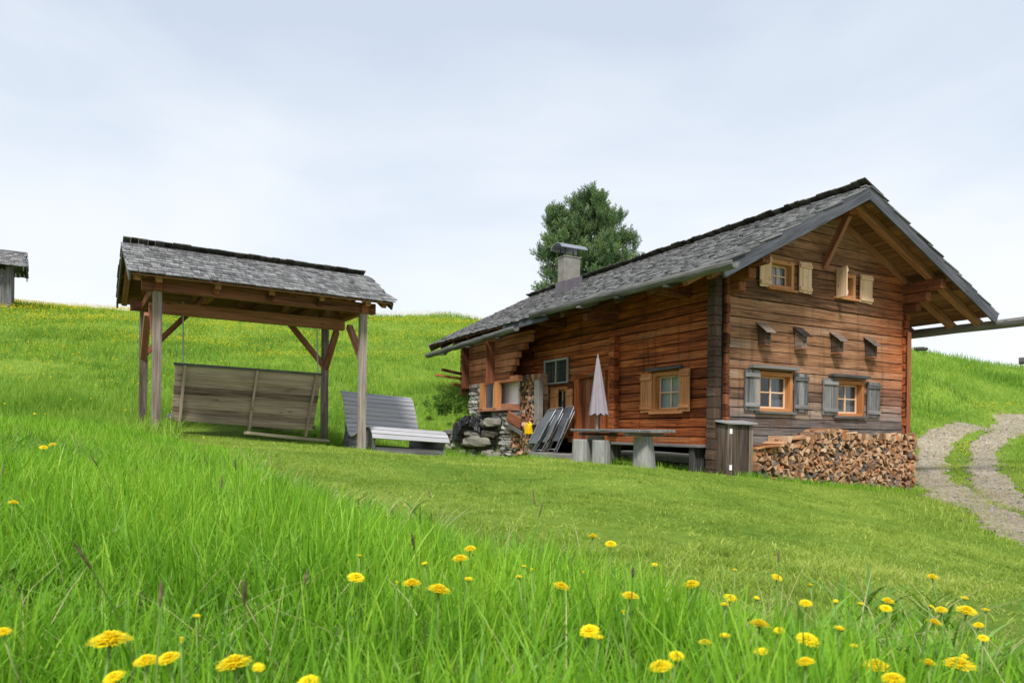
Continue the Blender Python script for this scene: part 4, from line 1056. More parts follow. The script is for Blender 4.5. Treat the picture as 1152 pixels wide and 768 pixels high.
folded_chair(-.62,5.15,'folded garden chair at the back of the stack nearest the hut wall',.33,-.30,'bluegrey')
# stone step
r_=hobj('stone_step','flat pale stone slab in front of the hut door','step',t=-.55,s=4.7,z=h1(*HW(-.55,4.7)[:2]))
m=MB(); m.box((-.35,-1.0,-.06),(.35,.9,.09),seg=6,jit=.012); m.build('slab',M['concrete'],r_,.015)

# ------------------------------------------------------------------ cupboard at the corner
zc=h1(*HW(.05,-.3)[:2])-.06
r_=hobj('plank_cupboard','dark grey plank cupboard with slanted lid at the hut corner beside the log stack','cupboard',t=-.26,s=-.30,z=0)
m=MB(); 
for a,b in (((0,0),(0,.28)),((.60,0),(.60,.28))): m.box((a[0],.02,zc),(a[0]+.02,.28,.20))
m.each('side_panel',M['cupboard'],r_,.004)
m=MB(); n=6
for i in range(n): m.box((i*.62/n+.002,-.012,zc+.01+random.uniform(-.01,.01)),((i+1)*.62/n-.003,.014,.20))
m.build('door',M['cupboard'],r_,.004)
m=MB(); m.prism([(-.05,-.07,.20),(-.05,.29,.25),(-.05,.29,.285),(-.05,-.07,.235)],(.72,0,0),lpaxis=(0,1,2)); m.build('lid',M['grey'],r_,.006)
for zz in (.08,-.56):
    m=MB(); m.box((.03,-.024,zz-.045),(.085,-.013,zz+.045)); m.build('hinge_plate',M['white'],r_)
# ------------------------------------------------------------------ bird boxes
BL=['left of the row of four under the upper windows, brown front','second from the left in the row under the upper windows','third from the left in the row under the upper windows','rightmost in the row under the upper windows']
for i,(t_,z_) in enumerate(((.86,1.70),(1.86,1.70),(2.94,1.69),(4.02,1.67))):
    r_=hobj('bird_box','small slant-roofed bird box '+BL[i],'bird box','bird boxes on the gable wall',t=t_,s=-.0,z=z_)
    w,dp=.15,.18
    m=MB(); m.prism([(-w/2,.0-.012,0),(-w/2,-dp,.0),(-w/2,-dp,.24),(-w/2,-.012,.36)],(w,0,0),lpaxis=(1,2,0)); m.build('box',M['cornerlog'] if i in(0,2) else M['cupboard'],r_,.006)
    m=MB(); m.prism([(-w/2-.05,-.006,.41),(-w/2-.05,-dp-.08,.205),(-w/2-.05,-dp-.08,.23),(-w/2-.05,-.006,.435)],(w+.10,0,0),lpaxis=(0,1,2)); m.build('roof',M['cupboard'],r_,.005)
    m=MB(); m.tube([(0,-dp-.004,.13),(0,-dp-.009,.13)],.026,14); m.build('entrance_hole',M['black'],r_)
    m=MB(); m.box((-w/2-.01,-dp-.02,-.02),(w/2+.01,-.012,-.001)); m.build('floor',M['beam'],r_,.003)

# ------------------------------------------------------------------ table, stumps, bench, parasol
def stump(name,label,t_,s_,ztop_,r0,r1,group=None,rz=0):
    zz=h1(*HW(t_,s_)[:2])-.03; r=hobj(name,label,'stump',group,t=t_,s=s_,z=zz,rz=rz)
    m=MB(); H_=ztop_-zz; n=16; pts=[];vs=[];lp=[];fs=[]; sd=random.random()*50
    for i in range(6):
        f=i/5
        for k in range(n):
            a=2*math.pi*k/n; rr=(r0+(r1-r0)*f)*(1+.10*mnoise.noise(Vector((math.cos(a)*1.4+sd,math.sin(a)*1.4,f*.5)))+.03*mnoise.noise(Vector((math.cos(a)*5,math.sin(a)*5,f*2+sd))))
            vs.append((rr*math.cos(a),rr*math.sin(a),H_*f)); lp.append((H_*f,rr*math.cos(a),rr*math.sin(a)))
    for i in range(5):
        for k in range(n): fs.append((i*n+k,i*n+(k+1)%n,(i+1)*n+(k+1)%n,(i+1)*n+k))
    fs.append(tuple(range(5*n,6*n))); m.add(vs,fs,lp); m.build('wood_block',M['stump'],r,.015)
tb=hobj('plank_table','long rustic plank table on two split log legs along the side wall','table',t=-1.55,s=1.2,z=h1(*HW(-1.55,1.2)[:2]))
TZ=h1(*HW(-1.55,1.2)[:2])
m=MB()
for i in range(3): m.beam((-.30+i*.29,-1.12+random.uniform(-.05,.03),.06-TZ),(-.30+i*.29,.92+random.uniform(-.05,.05),.07-TZ),.285,.055,seg=5,jit=.006)
m.build('table_top',M['grey'],tb,.012)
m=MB()
for y_ in (-.80,.62): m.beam((-.40,y_,0.0-TZ),(.40,y_,0.0-TZ),.12,.05)
m.each('cross_bar',M['greydark'],tb,.006)
for y_ in (-.80,.62):
    m=MB(); zz=h1(*HW(-1.55,1.2+y_)[:2])-TZ-.04
    m.tube([(0,y_,zz),(0,y_+.015,(zz-.05-TZ)*.5),(0,y_+.03,-.04-TZ)],[.20,.185,.165],14,wob=.06); m.build('leg',M['stump'],tb)
stump('log_stump','pale round log stump seat at the left end of the plank table',-1.93,1.80,-.10,.185,.17,'stump seats by the table')
stump('log_stump','pale log stump seat with a dark knot in front of the table middle',-1.95,1.12,-.11,.175,.18,'stump seats by the table')
bn=hobj('wall_bench','grey plank bench fixed low along the orange side wall','bench',t=-.32,s=1.7,z=0)
m=MB(); m.beam((0,-1.5,-.20),(0,1.4,-.19),.36,.05,seg=3,jit=.004); m.build('seat',M['greydark'],bn,.008)
for y_ in (-1.3,1.2):
    m=MB(); zz=h1(*HW(-.32,1.7+y_)[:2])-.02; m.box((-.14,y_-.06,zz),(.14,y_+.06,-.225)); m.build('leg',M['greydark'],bn,.008)
# closed parasol
pr=hobj('closed_parasol','closed pale lilac parasol on a pole behind the plank table','parasol',t=-1.5,s=1.90,z=h1(*HW(-1.5,1.90)[:2]))
PZ=h1(*HW(-1.5,1.90)[:2])
m=MB(); m.tube([(0,0,.06),(0,0,1.50-PZ)],.02,10); m.build('pole',M['stump'],pr)
m=MB(); lathe(m,[(.22,-.03),(.22,.05),(.05,.09),(.035,.2)]); m.build('base',M['concrete'],pr)
m=MB(); n=32; vs=[];lp=[];fs=[]; L0,L1=.36-PZ,1.50-PZ; rows=14
for i in range(rows+1):
    f=i/rows; z_=L0+(L1-L0)*f
    for k in range(n):
        a=2*math.pi*k/n; fold=.5+.5*math.cos(a*8+.7*math.sin(f*3)); R_=(.185*(1-f)**.9+.018); rr=R_*(.62+.38*fold)
        if i==0: z2=z_+.05*(1-fold)
        else: z2=z_
        vs.append((rr*math.cos(a)+.02*(1-f),rr*math.sin(a)-.03*(1-f),z2)); lp.append((z2,math.cos(a)*rr,math.sin(a)*rr))
for i in range(rows):
    for k in range(n): fs.append((i*n+k,i*n+(k+1)%n,(i+1)*n+(k+1)%n,(i+1)*n+k))
fs.append(tuple(range(rows*n,rows*n+n))); m.add(vs,fs,lp); m.build('canopy',M['parasol'],pr,smooth=True,fix=False)
m=MB(); m.tube([(0,0,1.48-PZ),(0,0,1.56-PZ)],[.02,.008],8); m.build('finial',M['stump'],pr)

# ------------------------------------------------------------------ dry stone wall left of the porch
WA,WB=at(562,512,18.75),at(486,503,19.75)
r_=empty('stone_wall',(WA[0],WA[1],h1(WA[0],WA[1])),0,'low dry stone wall of rough lichen-stained boulders left of the stone pier','stone wall')
wd=np.array([WB[0]-WA[0],WB[1]-WA[1]]); wp=np.array([-wd[1],wd[0]])/np.linalg.norm(wd)*-1.0
if wp[1]<0: wp=-wp
m=MB(); wrot=math.atan2(wd[1],wd[0])
for i in range(150):
    f=random.uniform(.08,1.0); dep=random.uniform(-.05,.55); q=WA[:2]+wd*f+wp*dep; base=h1(*(WA[:2]+wd*f))
    Ht=np.interp(f,[0,.3,.65,.8,1],[1.15,.95,.72,.55,.35]); hh=random.uniform(-.05,1)**.9 if False else random.uniform(-.05,1)
    sz=random.uniform(.11,.21)
    rock(m,(q[0]-WA[0],q[1]-WA[1],base-r_.location.z+Ht*hh-.06),sz,(1.35,1.0,.60),None,10,.62)
m.build('stonework',M['stone'],r_)
q=WA[:2]+wd*.28-wp*.18
r_=empty('flat_stone',(q[0],q[1],h1(q[0],q[1])+.42),0,'big flat slab jutting from the dry stone wall below the dark hollow','stone')
m=MB(); rock(m,(0,0,0),.30,(1.25,.8,.42),.7,12,.6); m.build('slab',M['stone'],r_)
q=WA[:2]+wd*.44-wp*.02
r_=empty('dark_hollow',(q[0],q[1],h1(q[0],q[1])+.70),0,'dark hollow between the dry wall stones, its shade modelled as a black sheet','hollow')
m=MB(); vs=[];fs=[]; nu,nv=26,16     # black creased sheet added for the shade of a hollow
for i in range(nu+1):
    for k in range(nv+1):
        a=-1+2*i/nu; b=-1+2*k/nv; rr=math.sqrt(max(0,1-.75*a*a-.6*b*b)); nn=mnoise.noise(Vector((a*2.6,b*2.6,4)))*.16+mnoise.noise(Vector((a*7,b*6,9)))*.10
        vs.append((a*.44*(1+.15*nn)+nn*.1,b*.34-nn*.35,-.28+rr*.62+nn*.9))
for i in range(nu):
    for k in range(nv): o=i*(nv+1)+k; fs.append((o,o+1,o+nv+2,o+nv+1))
m.add(vs,fs); m.build('sheet',M['black'],r_,fix=False)
# planks sticking out behind the hut
for k,(a,b,lab,mt) in enumerate((((490,421.5),(527,427),'upper long pale plank sticking out behind the far hut corner','orange'),((510,431.5),(527,436),'lower short plank sticking out behind the far hut corner','orange'),((497,415.5),(530,423),'reddish plank sticking out highest behind the far hut corner','red_beam'))):
    p0=at(*a,21.6); p1=at(*b,22.0); r_=empty('timber_plank',tuple(p1),0,lab,'plank','planks stored at the far hut corner')
    p2=Vector(p1)+(Vector(p1)-Vector(p0))*1.4
    m=MB(); m.beam(Vector(p0)-Vector(p1),p2-Vector(p1),.16,.07); m.build('board',M[mt],r_,.006)
# shrubs by the wall
def shrub(px,py,d,h_,rad,lab,n=700):
    p=at(px,py,d); g=h1(p[0],p[1]); r_=empty('nettle_shrub',(p[0],p[1],g),0,lab,'shrub','shrubs by the stone wall')
    st=MB(); lf=MB()
    for i in range(26):
        a=random.uniform(0,6.28); r0=rad*math.sqrt(random.random()); x_,y_=r0*math.cos(a),r0*math.sin(a); H_=h_*random.uniform(.6,1.05)*(1-.4*(r0/rad)**2)
        tip=(x_*1.25,y_*1.25,H_); st.tube([(x_*.8,y_*.8,-.05),(x_,y_,H_*.5),tip],[.008,.006,.003],5)
        for j in range(n//26):
            f=random.uniform(.2,1.02); c=Vector((x_*.8,y_*.8,0)).lerp(Vector(tip),f); an=random.uniform(0,6.28); L=random.uniform(.06,.13); el=random.uniform(-.5,.5)
            d_=Vector((math.cos(an)*math.cos(el),math.sin(an)*math.cos(el),math.sin(el))); s_=d_.cross(Vector((0,0,1))).normalized()*L*.32
            q=c+d_*.02; lf.add([q,q+d_*L*.5+s_,q+d_*L+Vector((0,0,-L*.2)),q+d_*L*.5-s_],[(0,1,2,3)],rnd=random.random())
    lf.build('leaves',M['shrub'],r_,fix=False); st.build('stems',M['stem'],r_,fix=False)
shrub(530,478,20.0,.95,.6,'leafy green shrub growing right against the stone corner of the hut',900)
shrub(506,470,21.5,.9,.8,'leafy green shrub behind the dry stone wall left of the hut',900)
shrub(545,470,19.8,.6,.35,'small leafy plant in front of the orange porch posts',400)
# rock on the right crest, log end at the frame edge
p=hit(1036,397); r_=empty('boulder',tuple(p),0,'small dark boulder on the right hill crest','boulder'); m=MB(); rock(m,(0,0,.22),.17,(1.9,1,.6)); m.build('rock',M['greydark'],r_)
p=at(1146,406,17.5); q=at(1215,402,16.8); r_=empty('timber_pole',tuple(p),0,'grey timber pole end entering from the right edge of the picture','pole')
m=MB(); m.tube([(0,0,0),tuple(Vector(q)-Vector(p))],[.085,.1],9,wob=.08); m.build('pole',M['greydark'],r_)
m=MB(); qq=Vector(at(1200,403,16.95)); m.tube([qq-Vector(p)-Vector((0,0,.08)),Vector((qq.x-p[0],qq.y-p[1],h1(qq.x,qq.y)-p[2]-.2))],.09,9); m.build('post',M['greydark'],r_)

# ------------------------------------------------------------------ swing shelter
SX,SD,SYAW,SL,SW,SOE,SOS,SZE,SZR=-5.55,10.8,.573,3.35,2.184,.386,.396,2.308,3.126
sw=empty('swing_shelter',(SX,SD,0),SYAW,'open timber swing shelter with four posts and a grey shingle roof','shelter')
sg=np.array([math.cos(SYAW),math.sin(SYAW),0]); sa=np.array([-math.sin(SYAW),math.cos(SYAW),0])
def sww(x_,y_): q=np.array([SX,SD,0])+sg*x_+sa*y_; return q
PT=2.14
for (x_,y_) in ((0,0),(SL,0),(0,SW),(SL,SW)):
    q=sww(x_,y_); zb=h1(q[0],q[1])-.1; m=MB(); m.beam((x_,y_,zb),(x_,y_,PT),.128,.128,(0,1,0),4,.003); m.build('post',M['post'],sw,.008)
# purlins front/back, ties, second beams, ridge
zp=PT+.09
for y_ in (0,SW):
    m=MB(); m.beam((-.22,y_,zp),(SL+.22,y_,zp),.13,.19,seg=3,jit=.003); m.build('purlin',M['beam'],sw,.008)
for x_ in (0,SL):
    m=MB(); m.beam((x_,-.30,PT-.09),(x_,SW+.30,PT-.09),.13,.17) if False else m.beam((x_,-.13,PT+.07),(x_,SW+.13,PT+.07),.12,.15); m.build('tie_beam',M['red_beam'],sw,.008)
for x_ in (.84,1.68,2.52):
    m=MB(); m.beam((x_,-.12,PT+.09),(x_,SW+.12,PT+.09),.10,.11); m.build('joist',M['red_beam'],sw,.008)
m=MB(); m.beam((-.02,SW/2,PT-.08),(SL+.02,SW/2,PT-.08),.14,.2); m.build('swing_beam',M['beam'],sw,.008)
m=MB(); m.beam((-.38,SW/2,SZR-.22),(SL+.38,SW/2,SZR-.22),.13,.17); m.build('ridge_beam',M['beam'],sw,.008)
KS=(SZR-.06-SZE)/(SW/2+SOS)
for x_ in (-.30,.0,.84,1.68,2.52,SL,SL+.30):
    for sg_ in (-1,1):
        y1=SW/2+sg_*(SW/2+.27); z1=SZR-.06-KS*(SW/2+.27)-.09
        m=MB(); m.beam((x_,SW/2,SZR-.06-.09),(x_,y1,z1),.09,.11); m.build('rafter',M['rafter'],sw,.006)
for x_,dx in ((0,1),(SL,-1)):
    for y_ in (0,SW):
        m=MB(); m.beam((x_+dx*.03,y_,PT-.78),(x_+dx*.72,y_,PT+.01),.10,.11,(0,1,0)); m.build('brace',M['beam'],sw,.006) if y_==SW else None
    for y_,dy in ((0,1),(SW,-1)):
        m=MB(); m.beam((x_,y_+dy*.03,PT-.85),(x_,y_+dy*.72,PT-.15),.10,.11,(1,0,0)); m.build('brace',M['beam'],sw,.006)
SLn={'L':(SW/2+SOS)*math.sqrt(1+KS*KS)}; SLn['R']=SLn['L']; cS=1/math.sqrt(1+KS*KS)
def spt(side,dn,s,up=0.): 
    g_=-1 if side=='L' else 1; return Vector((s,SW/2+g_*dn*cS+g_*up*KS*cS,SZR-.06-dn*KS*cS+up*cS))
def snv(side): g_=-1 if side=='L' else 1; return Vector((0,g_*KS*cS,cS))
m=MB()
for sd in 'LR':
    d=.01
    while d<SLn[sd]-.04:
        w=min(random.uniform(.12,.17),SLn[sd]-d); m.beam(spt(sd,d+w/2,-SOE,-.014),spt(sd,d+w/2,SL+SOE,-.014),w-.006,.022,tuple(snv(sd))); d+=w
srf=m.build('roof',M['soffit'],sw)
m=shingles('LR',SLn,spt,snv,-SOE-.02,SL+SOE,.145,.42,.019,(.09,.16),.04,0,.3)
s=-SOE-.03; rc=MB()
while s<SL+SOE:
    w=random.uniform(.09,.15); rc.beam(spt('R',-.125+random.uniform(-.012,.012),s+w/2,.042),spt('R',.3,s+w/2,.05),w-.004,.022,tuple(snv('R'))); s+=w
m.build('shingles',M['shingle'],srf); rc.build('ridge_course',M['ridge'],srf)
m=MB()
for xx in (-SOE-.02,SL+SOE+.02):
    for sd in 'LR': m.beam(spt(sd,.01,xx,-.055),spt(sd,SLn[sd]+.01,xx,-.055),.028,.13,tuple(snv(sd)))
m.each('verge_board',M['greydark'],srf,.004)
# hanging swing bench (faces the hill, back towards the viewer)
sb=empty('swing_bench',tuple(sww(0,SW/2)+np.array([0,0,0])),SYAW,'wide plank swing bench hung from the shelter with its slatted back to the viewer','swing bench')
# corners measured against the photo
bx0,bx1=.20,2.52; zt,zb_=1.0,.22
gq=sww(1.4,SW/2); 
def sloc(px,py,yl):
    """shelter-local x,z of a pixel on the plane y=yl"""
    r=ray(px,py); o=sww(0,yl); k=(o@sa)/(r@sa); p=r*k; d=p-np.array([SX,SD,0]); return float(d@sg),float(p[2])
YT=SW/2-.12; YB=SW/2+.16
TL=sloc(197,410,YT); TRt=sloc(362,422,YT); BLb=sloc(193,472,YB); BRb=sloc(352,484,YB)
print('swing bench corners',TL,TRt,BLb,BRb)
yo=SW/2
def bp(u,v,off=0):
    """u along 0..1, v from bottom 0 to top 1, off behind the back (towards viewer negative)"""
    xa=BLb[0]+(TL[0]-BLb[0])*v; xb=BRb[0]+(TRt[0]-BRb[0])*v; za=BLb[1]+(TL[1]-BLb[1])*v; zb2=BRb[1]+(TRt[1]-BRb[1])*v
    return Vector((xa+(xb-xa)*u, YB+(YT-YB)*v-yo+off, za+(zb2-za)*u))
bn_=(bp(0,1)-bp(0,0)).normalized()
m=MB(); nb=8; BH=(bp(.5,1)-bp(.5,0)).length
for i in range(nb): m.beam(bp(0,(i+.5)/nb,.009*(i%2)),bp(1,(i+.5)/nb,.009*(i%2)),.025,BH/nb*1.07,tuple(bn_),3,.002)
m.build('backrest',M['swing'],sb,.004)
m=MB(); m.beam(bp(-.01,1.015),bp(1.01,1.015),.09,.03,tuple(bn_)); m.build('top_rail',M['greydark'],sb,.005)
for u in (.06,.53,.955):
    m=MB(); m.beam(bp(u,1.0,-.04),bp(u-.01,-.12,-.04),.045,.045,(0,1,0)); m.build('back_stile',M['swing'],sb,.006)
m=MB()
for i in range(5):
    a=bp(0.0,.10,.08+i*.11); b=bp(1,.10,.08+i*.11); m.beam(a,b,.1,.028)
m.build('seat',M['grey'],sb,.005)
for u in (.0,1.0):
    m=MB(); m.beam(bp(u,.06,-.02),bp(u,.06,.60),.05,.07); m.build('seat_bearer',M['grey'],sb,.005)
for u in (.05,.97):
    a=bp(u,1.02); m=MB(); top=Vector((a.x+.0,0,PT+.06)); n=40
    for i in range(n):
        f0=i/n; f1=(i+1.15)/n; p0=a.lerp(top,f0); p1=a.lerp(top,min(1,f1)); off=Vector((.006 if i%2 else 0,.006 if i%2==0 else 0,0)); 
        m.tube([p0-off,p1-off],.008,5); m.tube([p0+off,p1+off],.008,5)
    m.build('chain',M['rope'],sb,fix=False)
# planks on the ground
for (a,b,da,db,lab) in (((277,494),(368,499),12.4,13.9,'front weathered plank lying in the grass under the swing'),((281,486.5),(354,491.5),13.4,14.6,'rear mossy plank lying in the grass under the swing')):
    p0=at(*a,da); p1=at(*b,db); c=(p0+p1)/2; r_=empty('ground_plank',(c[0],c[1],h1(c[0],c[1])),0,lab,'plank','planks under the swing')
    A0=Vector((p0[0],p0[1],h1(p0[0],p0[1])+.12))-r_.location; A1=Vector((p1[0],p1[1],h1(p1[0],p1[1])+.12))-r_.location
    m=MB(); m.beam(A0,A1,.16,.06,seg=4,jit=.008); m.build('board',M['ground_board'],r_,.01)

# ------------------------------------------------------------------ slatted lounger
lf=at(418,512.5,12.8); lf[2]=h1(lf[0],lf[1])+.06
lo=empty('slatted_lounger',tuple(lf),R(28),'silver grey slatted double lounger with curved back beside the swing post','lounger')
lo.rotation_euler=(R(-2),R(3.2),R(33))
# profile in local y (backwards) / z
LW=1.56
prof=[(-.06,.20),(.0,.30),(.10,.375),(.25,.40),(.42,.385),(.62,.33),(.82,.275),(.96,.26),(1.07,.30),(1.16,.40),(1.26,.56),(1.36,.75),(1.47,.94),(1.56,1.03),(1.64,1.06)]
def resample(pr,step):
    p=np.array(pr); t_=np.r_[0,np.cumsum(np.linalg.norm(np.diff(p,axis=0),axis=1))]; n=int(t_[-1]/step); tt=np.linspace(0,t_[-1],n+1)
    return np.c_[np.interp(tt,t_,p[:,0]),np.interp(tt,t_,p[:,1])]
prof=[(a*1.15,b*1.2) for a,b in prof]; rs=resample(prof,.105)
m=MB()
for i in range(len(rs)-1):
    c=(rs[i]+rs[i+1])/2; d=rs[i+1]-rs[i]; d/=np.linalg.norm(d); n_=(0,-d[1],d[0])
    m.beam((-.02,c[0],c[1]),(LW+.02,c[0],c[1]),.095,.026,n_,3,.0015)
m.build('slats',M['slat'],lo,.005)
low=[(a*1.15,b*1.2) for a,b in [(1.36,.52),(1.42,.22),(1.46,-.06),(1.10,-.06),(.98,.02),(.72,.02),(.60,-.06),(.02,-.06),(.02,.02)]]
up_=[(p[0],p[1]-.018) for p in prof[1:-1]]
for x_ in (.03,LW-.07):
    m=MB(); poly=[(x_,a,b) for a,b in up_]+[(x_,1.62*1.15,1.0*1.2),(x_,1.56*1.15,.96*1.2),(x_,1.47*1.15,.80*1.2)]+[(x_,a,b) for a,b in low]
    m.prism(poly,(.04,0,0),lpaxis=(1,2,0)); m.build('side_panel',M['grey'],lo,.004)
m=MB(); m.beam((.07,.06,.02),(LW-.07,.06,.02),.04,.16); m.beam((.07,1.4,.1),(LW-.07,1.4,.1),.04,.14); m.each('cross_rail',M['grey'],lo,.005)

# ------------------------------------------------------------------ far shed on the crest at left
ps=hit(2,347); d=ps[1]; k=d/F
sh=empty('hay_shed',tuple(ps),R(32),'grey weathered plank shed with shingle roof on the crest at the left edge','shed')
sh.scale=(1.12,1.0,1.14)
m=MB()
for i in range(20): m.box((-3.6+i*.2,0.0,-.6),(-3.6+i*.2+.19,.04,2.1))
m.build('front_wall',M['grey'],sh,.004)
m=MB()
for i in range(13): m.box((.36,.0+i*.2,-.6),(.40,i*.2+.19,2.5))
m.build('side_wall',M['greydark'],sh,.004)
m=MB(); m.box((.16,-.06,-.6),(.42,0.0,2.3)); m.build('corner_post',M['grey'],sh,.01)
def qpt(sd,dn,s,up=0): 
    g_=-1 if sd=='L' else 1; c=1/math.sqrt(1.36); return Vector((s,1.2+g_*dn*c+g_*up*.6*c,3.35-dn*.6*c+up*c))
def qnv(sd): g_=-1 if sd=='L' else 1; c=1/math.sqrt(1.36); return Vector((0,g_*.6*c,c))
m=shingles('LR',{'L':2.2,'R':2.2},qpt,qnv,-4.0,.95,.3,.7,.03,(.14,.26),.05,0); m.build('roof',M['shingle'],sh)
m=MB()
for sd in 'LR': m.beam(qpt(sd,.0,.97,-.08),qpt(sd,2.25,.97,-.08),.05,.26,tuple(qnv(sd)))
m.each('verge_board',M['greydark'],sh,.01)
m=MB(); m.prism([(.35,.0,2.0),(.35,2.5,2.0),(.35,1.2,3.2)],(.05,0,0)); m.build('gable_boards',M['greydark'],sh)
m=MB(); m.beam((-3.5,2.55,-.6),(-3.5,2.55,2.1),.1,.1); m.box((-3.6,2.5,-.6),(.4,2.54,2.1)); m.build('rear_wall',M['greydark'],sh)

# ------------------------------------------------------------------ stone pine behind the roof
def pine():
    d=37.0; base=at(661,405,d); gz=h1(base[0],base[1]); k=d/F
    root=empty('stone_pine',(base[0],base[1],gz),0,'dense dark green stone pine rising behind the hut roof','tree')
    top=(YH+.0122*87-214)*k-gz
    H_=top; m=MB(); m.tube([(0,0,-.3),(.1,0,H_*.3),(-.05,.1,H_*.6),(.05,0,H_*.93)],[.38,.28,.17,.04],10,wob=.06); m.build('trunk',M['bark'],root,smooth=True)
    # second leader at left
    limbs=MB(); lf=MB()
    prof=lambda below: float(np.interp(below,[0,.25,.7,1.8,3.2,4.4,6,9],[.08,.28,.72,1.65,2.45,2.95,3.3,3.2]))
    def shoot(c,dr,L,rn):
        n=22
        for i in range(n):
            f=(i+random.random())/n; p=c+dr*L*f; a=random.uniform(0,6.28)
            side=dr.cross(Vector((math.cos(a),math.sin(a),.2))).normalized()
            d_=(side*random.uniform(.5,.9)+dr*random.uniform(.5,1.0)).normalized(); nl=random.uniform(.11,.19)*(1.1-.35*f)
            s_=d_.cross(Vector((random.uniform(-1,1),random.uniform(-1,1),.4))).normalized()*random.uniform(.009,.018)
            lf.add([p-s_*.6,p+s_*.6,p+d_*nl+s_,p+d_*nl*1.15,p+d_*nl-s_],[(0,1,2,3,4)],rnd=min(1,max(0,rn+random.uniform(-.2,.2)+.15*(f-.5))))
    def clump(c,out,rn,n=6,sp=.13):
        for i in range(n):
            o=Vector((random.gauss(0,sp),random.gauss(0,sp),random.gauss(0,sp*.7)))
            dr=(Vector((0,0,1))*random.uniform(.8,1.4)+out*random.uniform(.1,.7)+o*1.5).normalized()
            shoot(c+o,dr,random.uniform(.28,.52),rn)
    def branch(p0,az,el,L):
        d_=Vector((math.cos(az)*math.cos(el),math.sin(az)*math.cos(el),math.sin(el))); pts=[p0]
        for j in range(1,5):
            f=j/4; pts.append(p0+d_*L*f+Vector((0,0,L*.20*f*f)))
        limbs.tube(pts,[max(.012,.022*L*(1-.8*j/4)) for j in range(5)],5)
        n=int(3+L*3.0)
        for j in range(n):
            f=random.uniform(.35,1.0); i=min(3,int(f*4)); c=pts[i].lerp(pts[i+1],f*4-i)
            w_=.12+.10*L*f; clump(c+Vector((random.gauss(0,w_),random.gauss(0,w_),random.gauss(.0,w_*.6))),d_,random.random())
        clump(pts[-1],d_,random.random(),8,.13)
    z=max(0,H_-8.0)
    while z<H_-.35:
        nbr=8 if H_-z>1.5 else 5; a0=random.uniform(0,6.28)
        for i in range(nbr):
            az=a0+6.28*i/nbr+random.uniform(-.3,.3); L=prof(H_-z)*random.uniform(.68,1.08)
            branch(Vector((.05,0,z-.15*L+random.uniform(-.15,.15))),az,random.uniform(.0,.3),L*.9)
        z+=.48
    for q in range(6):
        zz=H_-4.2+q*.5
        for i in range(6): branch(Vector((-1.45-.05*q,-.3,zz)),random.uniform(0,6.28),.5,.8-.1*q)
    for i in range(5): clump(Vector((.05,0,H_-.75+.17*i)),Vector((0,0,1)),.6,5,.1)
    limbs.build('limb',M['bark'],root,fix=False); lf.build('crown',M['pine'],root,fix=False)
pine()

# ------------------------------------------------------------------ sky, sun, camera
SUN_EL,SUN_AZ=R(51),R(190)   # azimuth clockwise from +Y: behind the camera, a little to the left
W=bpy.data.worlds.new('World'); scene.world=W; W.use_nodes=True; nt=W.node_tree; nt.nodes.clear()
out=nt.nodes.new('ShaderNodeOutputWorld'); bg=nt.nodes.new('ShaderNodeBackground'); sky=nt.nodes.new('ShaderNodeTexSky')
sky.sky_type='NISHITA'; sky.sun_disc=False; sky.sun_elevation=SUN_EL; sky.sun_rotation=SUN_AZ; sky.air_density=1.0; sky.dust_density=2.0; sky.altitude=1700
tc=nt.nodes.new('ShaderNodeTexCoord'); sep=nt.nodes.new('ShaderNodeSeparateXYZ'); nt.links.new(tc.outputs['Generated'],sep.inputs[0])
def L_(a,b): nt.links.new(a,b)
mp=nt.nodes.new('ShaderNodeVectorMath'); mp.operation='MULTIPLY'; mp.inputs[1].default_value=(1.3,1.3,3.6); L_(tc.outputs['Generated'],mp.inputs[0])
nz=nt.nodes.new('ShaderNodeTexNoise'); nz.inputs['Scale'].default_value=1.5; nz.inputs['Detail'].default_value=5; nz.inputs['Roughness'].default_value=.5; nz.inputs['Distortion'].default_value=.4; L_(mp.outputs[0],nz.inputs['Vector'])
mr=nt.nodes.new('ShaderNodeMapRange'); mr.inputs[1].default_value=.08; mr.inputs[2].default_value=.62; mr.interpolation_type='SMOOTHSTEP'; L_(sep.outputs[2],mr.inputs[0])
ad=nt.nodes.new('ShaderNodeMath'); ad.operation='MULTIPLY_ADD'; L_(nz.outputs[0],ad.inputs[0]); ad.inputs[1].default_value=1.7; ad.inputs[2].default_value=-.80
a2=nt.nodes.new('ShaderNodeMath'); a2.operation='ADD'; L_(ad.outputs[0],a2.inputs[0]); L_(mr.outputs[0],a2.inputs[1])
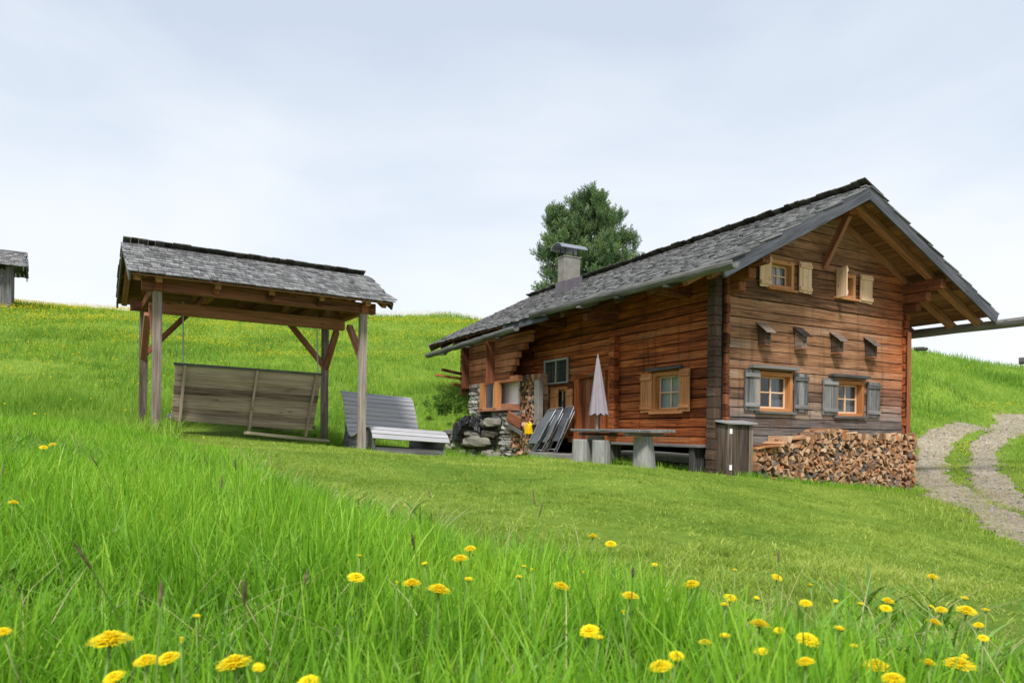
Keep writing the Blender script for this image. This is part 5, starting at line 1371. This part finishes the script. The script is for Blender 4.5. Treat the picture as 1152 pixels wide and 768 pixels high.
cr=nt.nodes.new('ShaderNodeValToRGB'); L_(a2.outputs[0],cr.inputs[0])
SKY=1.0
els=[(0,(.985,.988,.998)),(.30,(.915,.95,.995)),(.62,(.79,.855,.94)),(1.0,(.66,.74,.86))]
while len(cr.color_ramp.elements)<len(els): cr.color_ramp.elements.new(.5)
for e,(p,c) in zip(cr.color_ramp.elements,els): e.position=p; e.color=(*c,1)
EXPO=1.72
BGS=.10
sc_=nt.nodes.new('ShaderNodeVectorMath'); sc_.operation='SCALE'; L_(cr.outputs[0],sc_.inputs[0]); sc_.inputs['Scale'].default_value=1.0/(2**EXPO)/BGS
mx=nt.nodes.new('ShaderNodeMix'); mx.data_type='RGBA'; mx.inputs[0].default_value=.93; L_(sky.outputs[0],mx.inputs[6]); L_(sc_.outputs[0],mx.inputs[7])
L_(mx.outputs[2],bg.inputs[0]); bg.inputs[1].default_value=BGS; L_(bg.outputs[0],out.inputs[0])
sl=bpy.data.lights.new('sun','SUN'); sl.energy=1.5; sl.angle=R(11); sl.color=(1,.975,.94)
so=bpy.data.objects.new('sun',sl); COL.objects.link(so)
dv=Vector((math.sin(SUN_AZ)*math.cos(SUN_EL),math.cos(SUN_AZ)*math.cos(SUN_EL),math.sin(SUN_EL)))
so.rotation_euler=dv.to_track_quat('Z','Y').to_euler(); so.location=(0,-10,20)
cam=bpy.data.cameras.new('camera'); co=bpy.data.objects.new('camera',cam); COL.objects.link(co)
cam.sensor_width=36; cam.sensor_fit='HORIZONTAL'; cam.lens=36*F/1152; cam.shift_y=(YH-384)/1152
cam.clip_start=.05; cam.clip_end=2000
co.matrix_world=Matrix.Rotation(math.pi/2,4,'X')@Matrix.Rotation(RO,4,'Z')
cam.dof.use_dof=True; cam.dof.focus_distance=11; cam.dof.aperture_fstop=9
scene.camera=co
scene.view_settings.view_transform='Standard'; scene.view_settings.look='None'; scene.view_settings.gamma=1; scene.view_settings.exposure=EXPO; scene.view_settings.use_curve_mapping=False
scene.cycles.max_bounces=6; scene.cycles.diffuse_bounces=3; scene.cycles.transparent_max_bounces=8
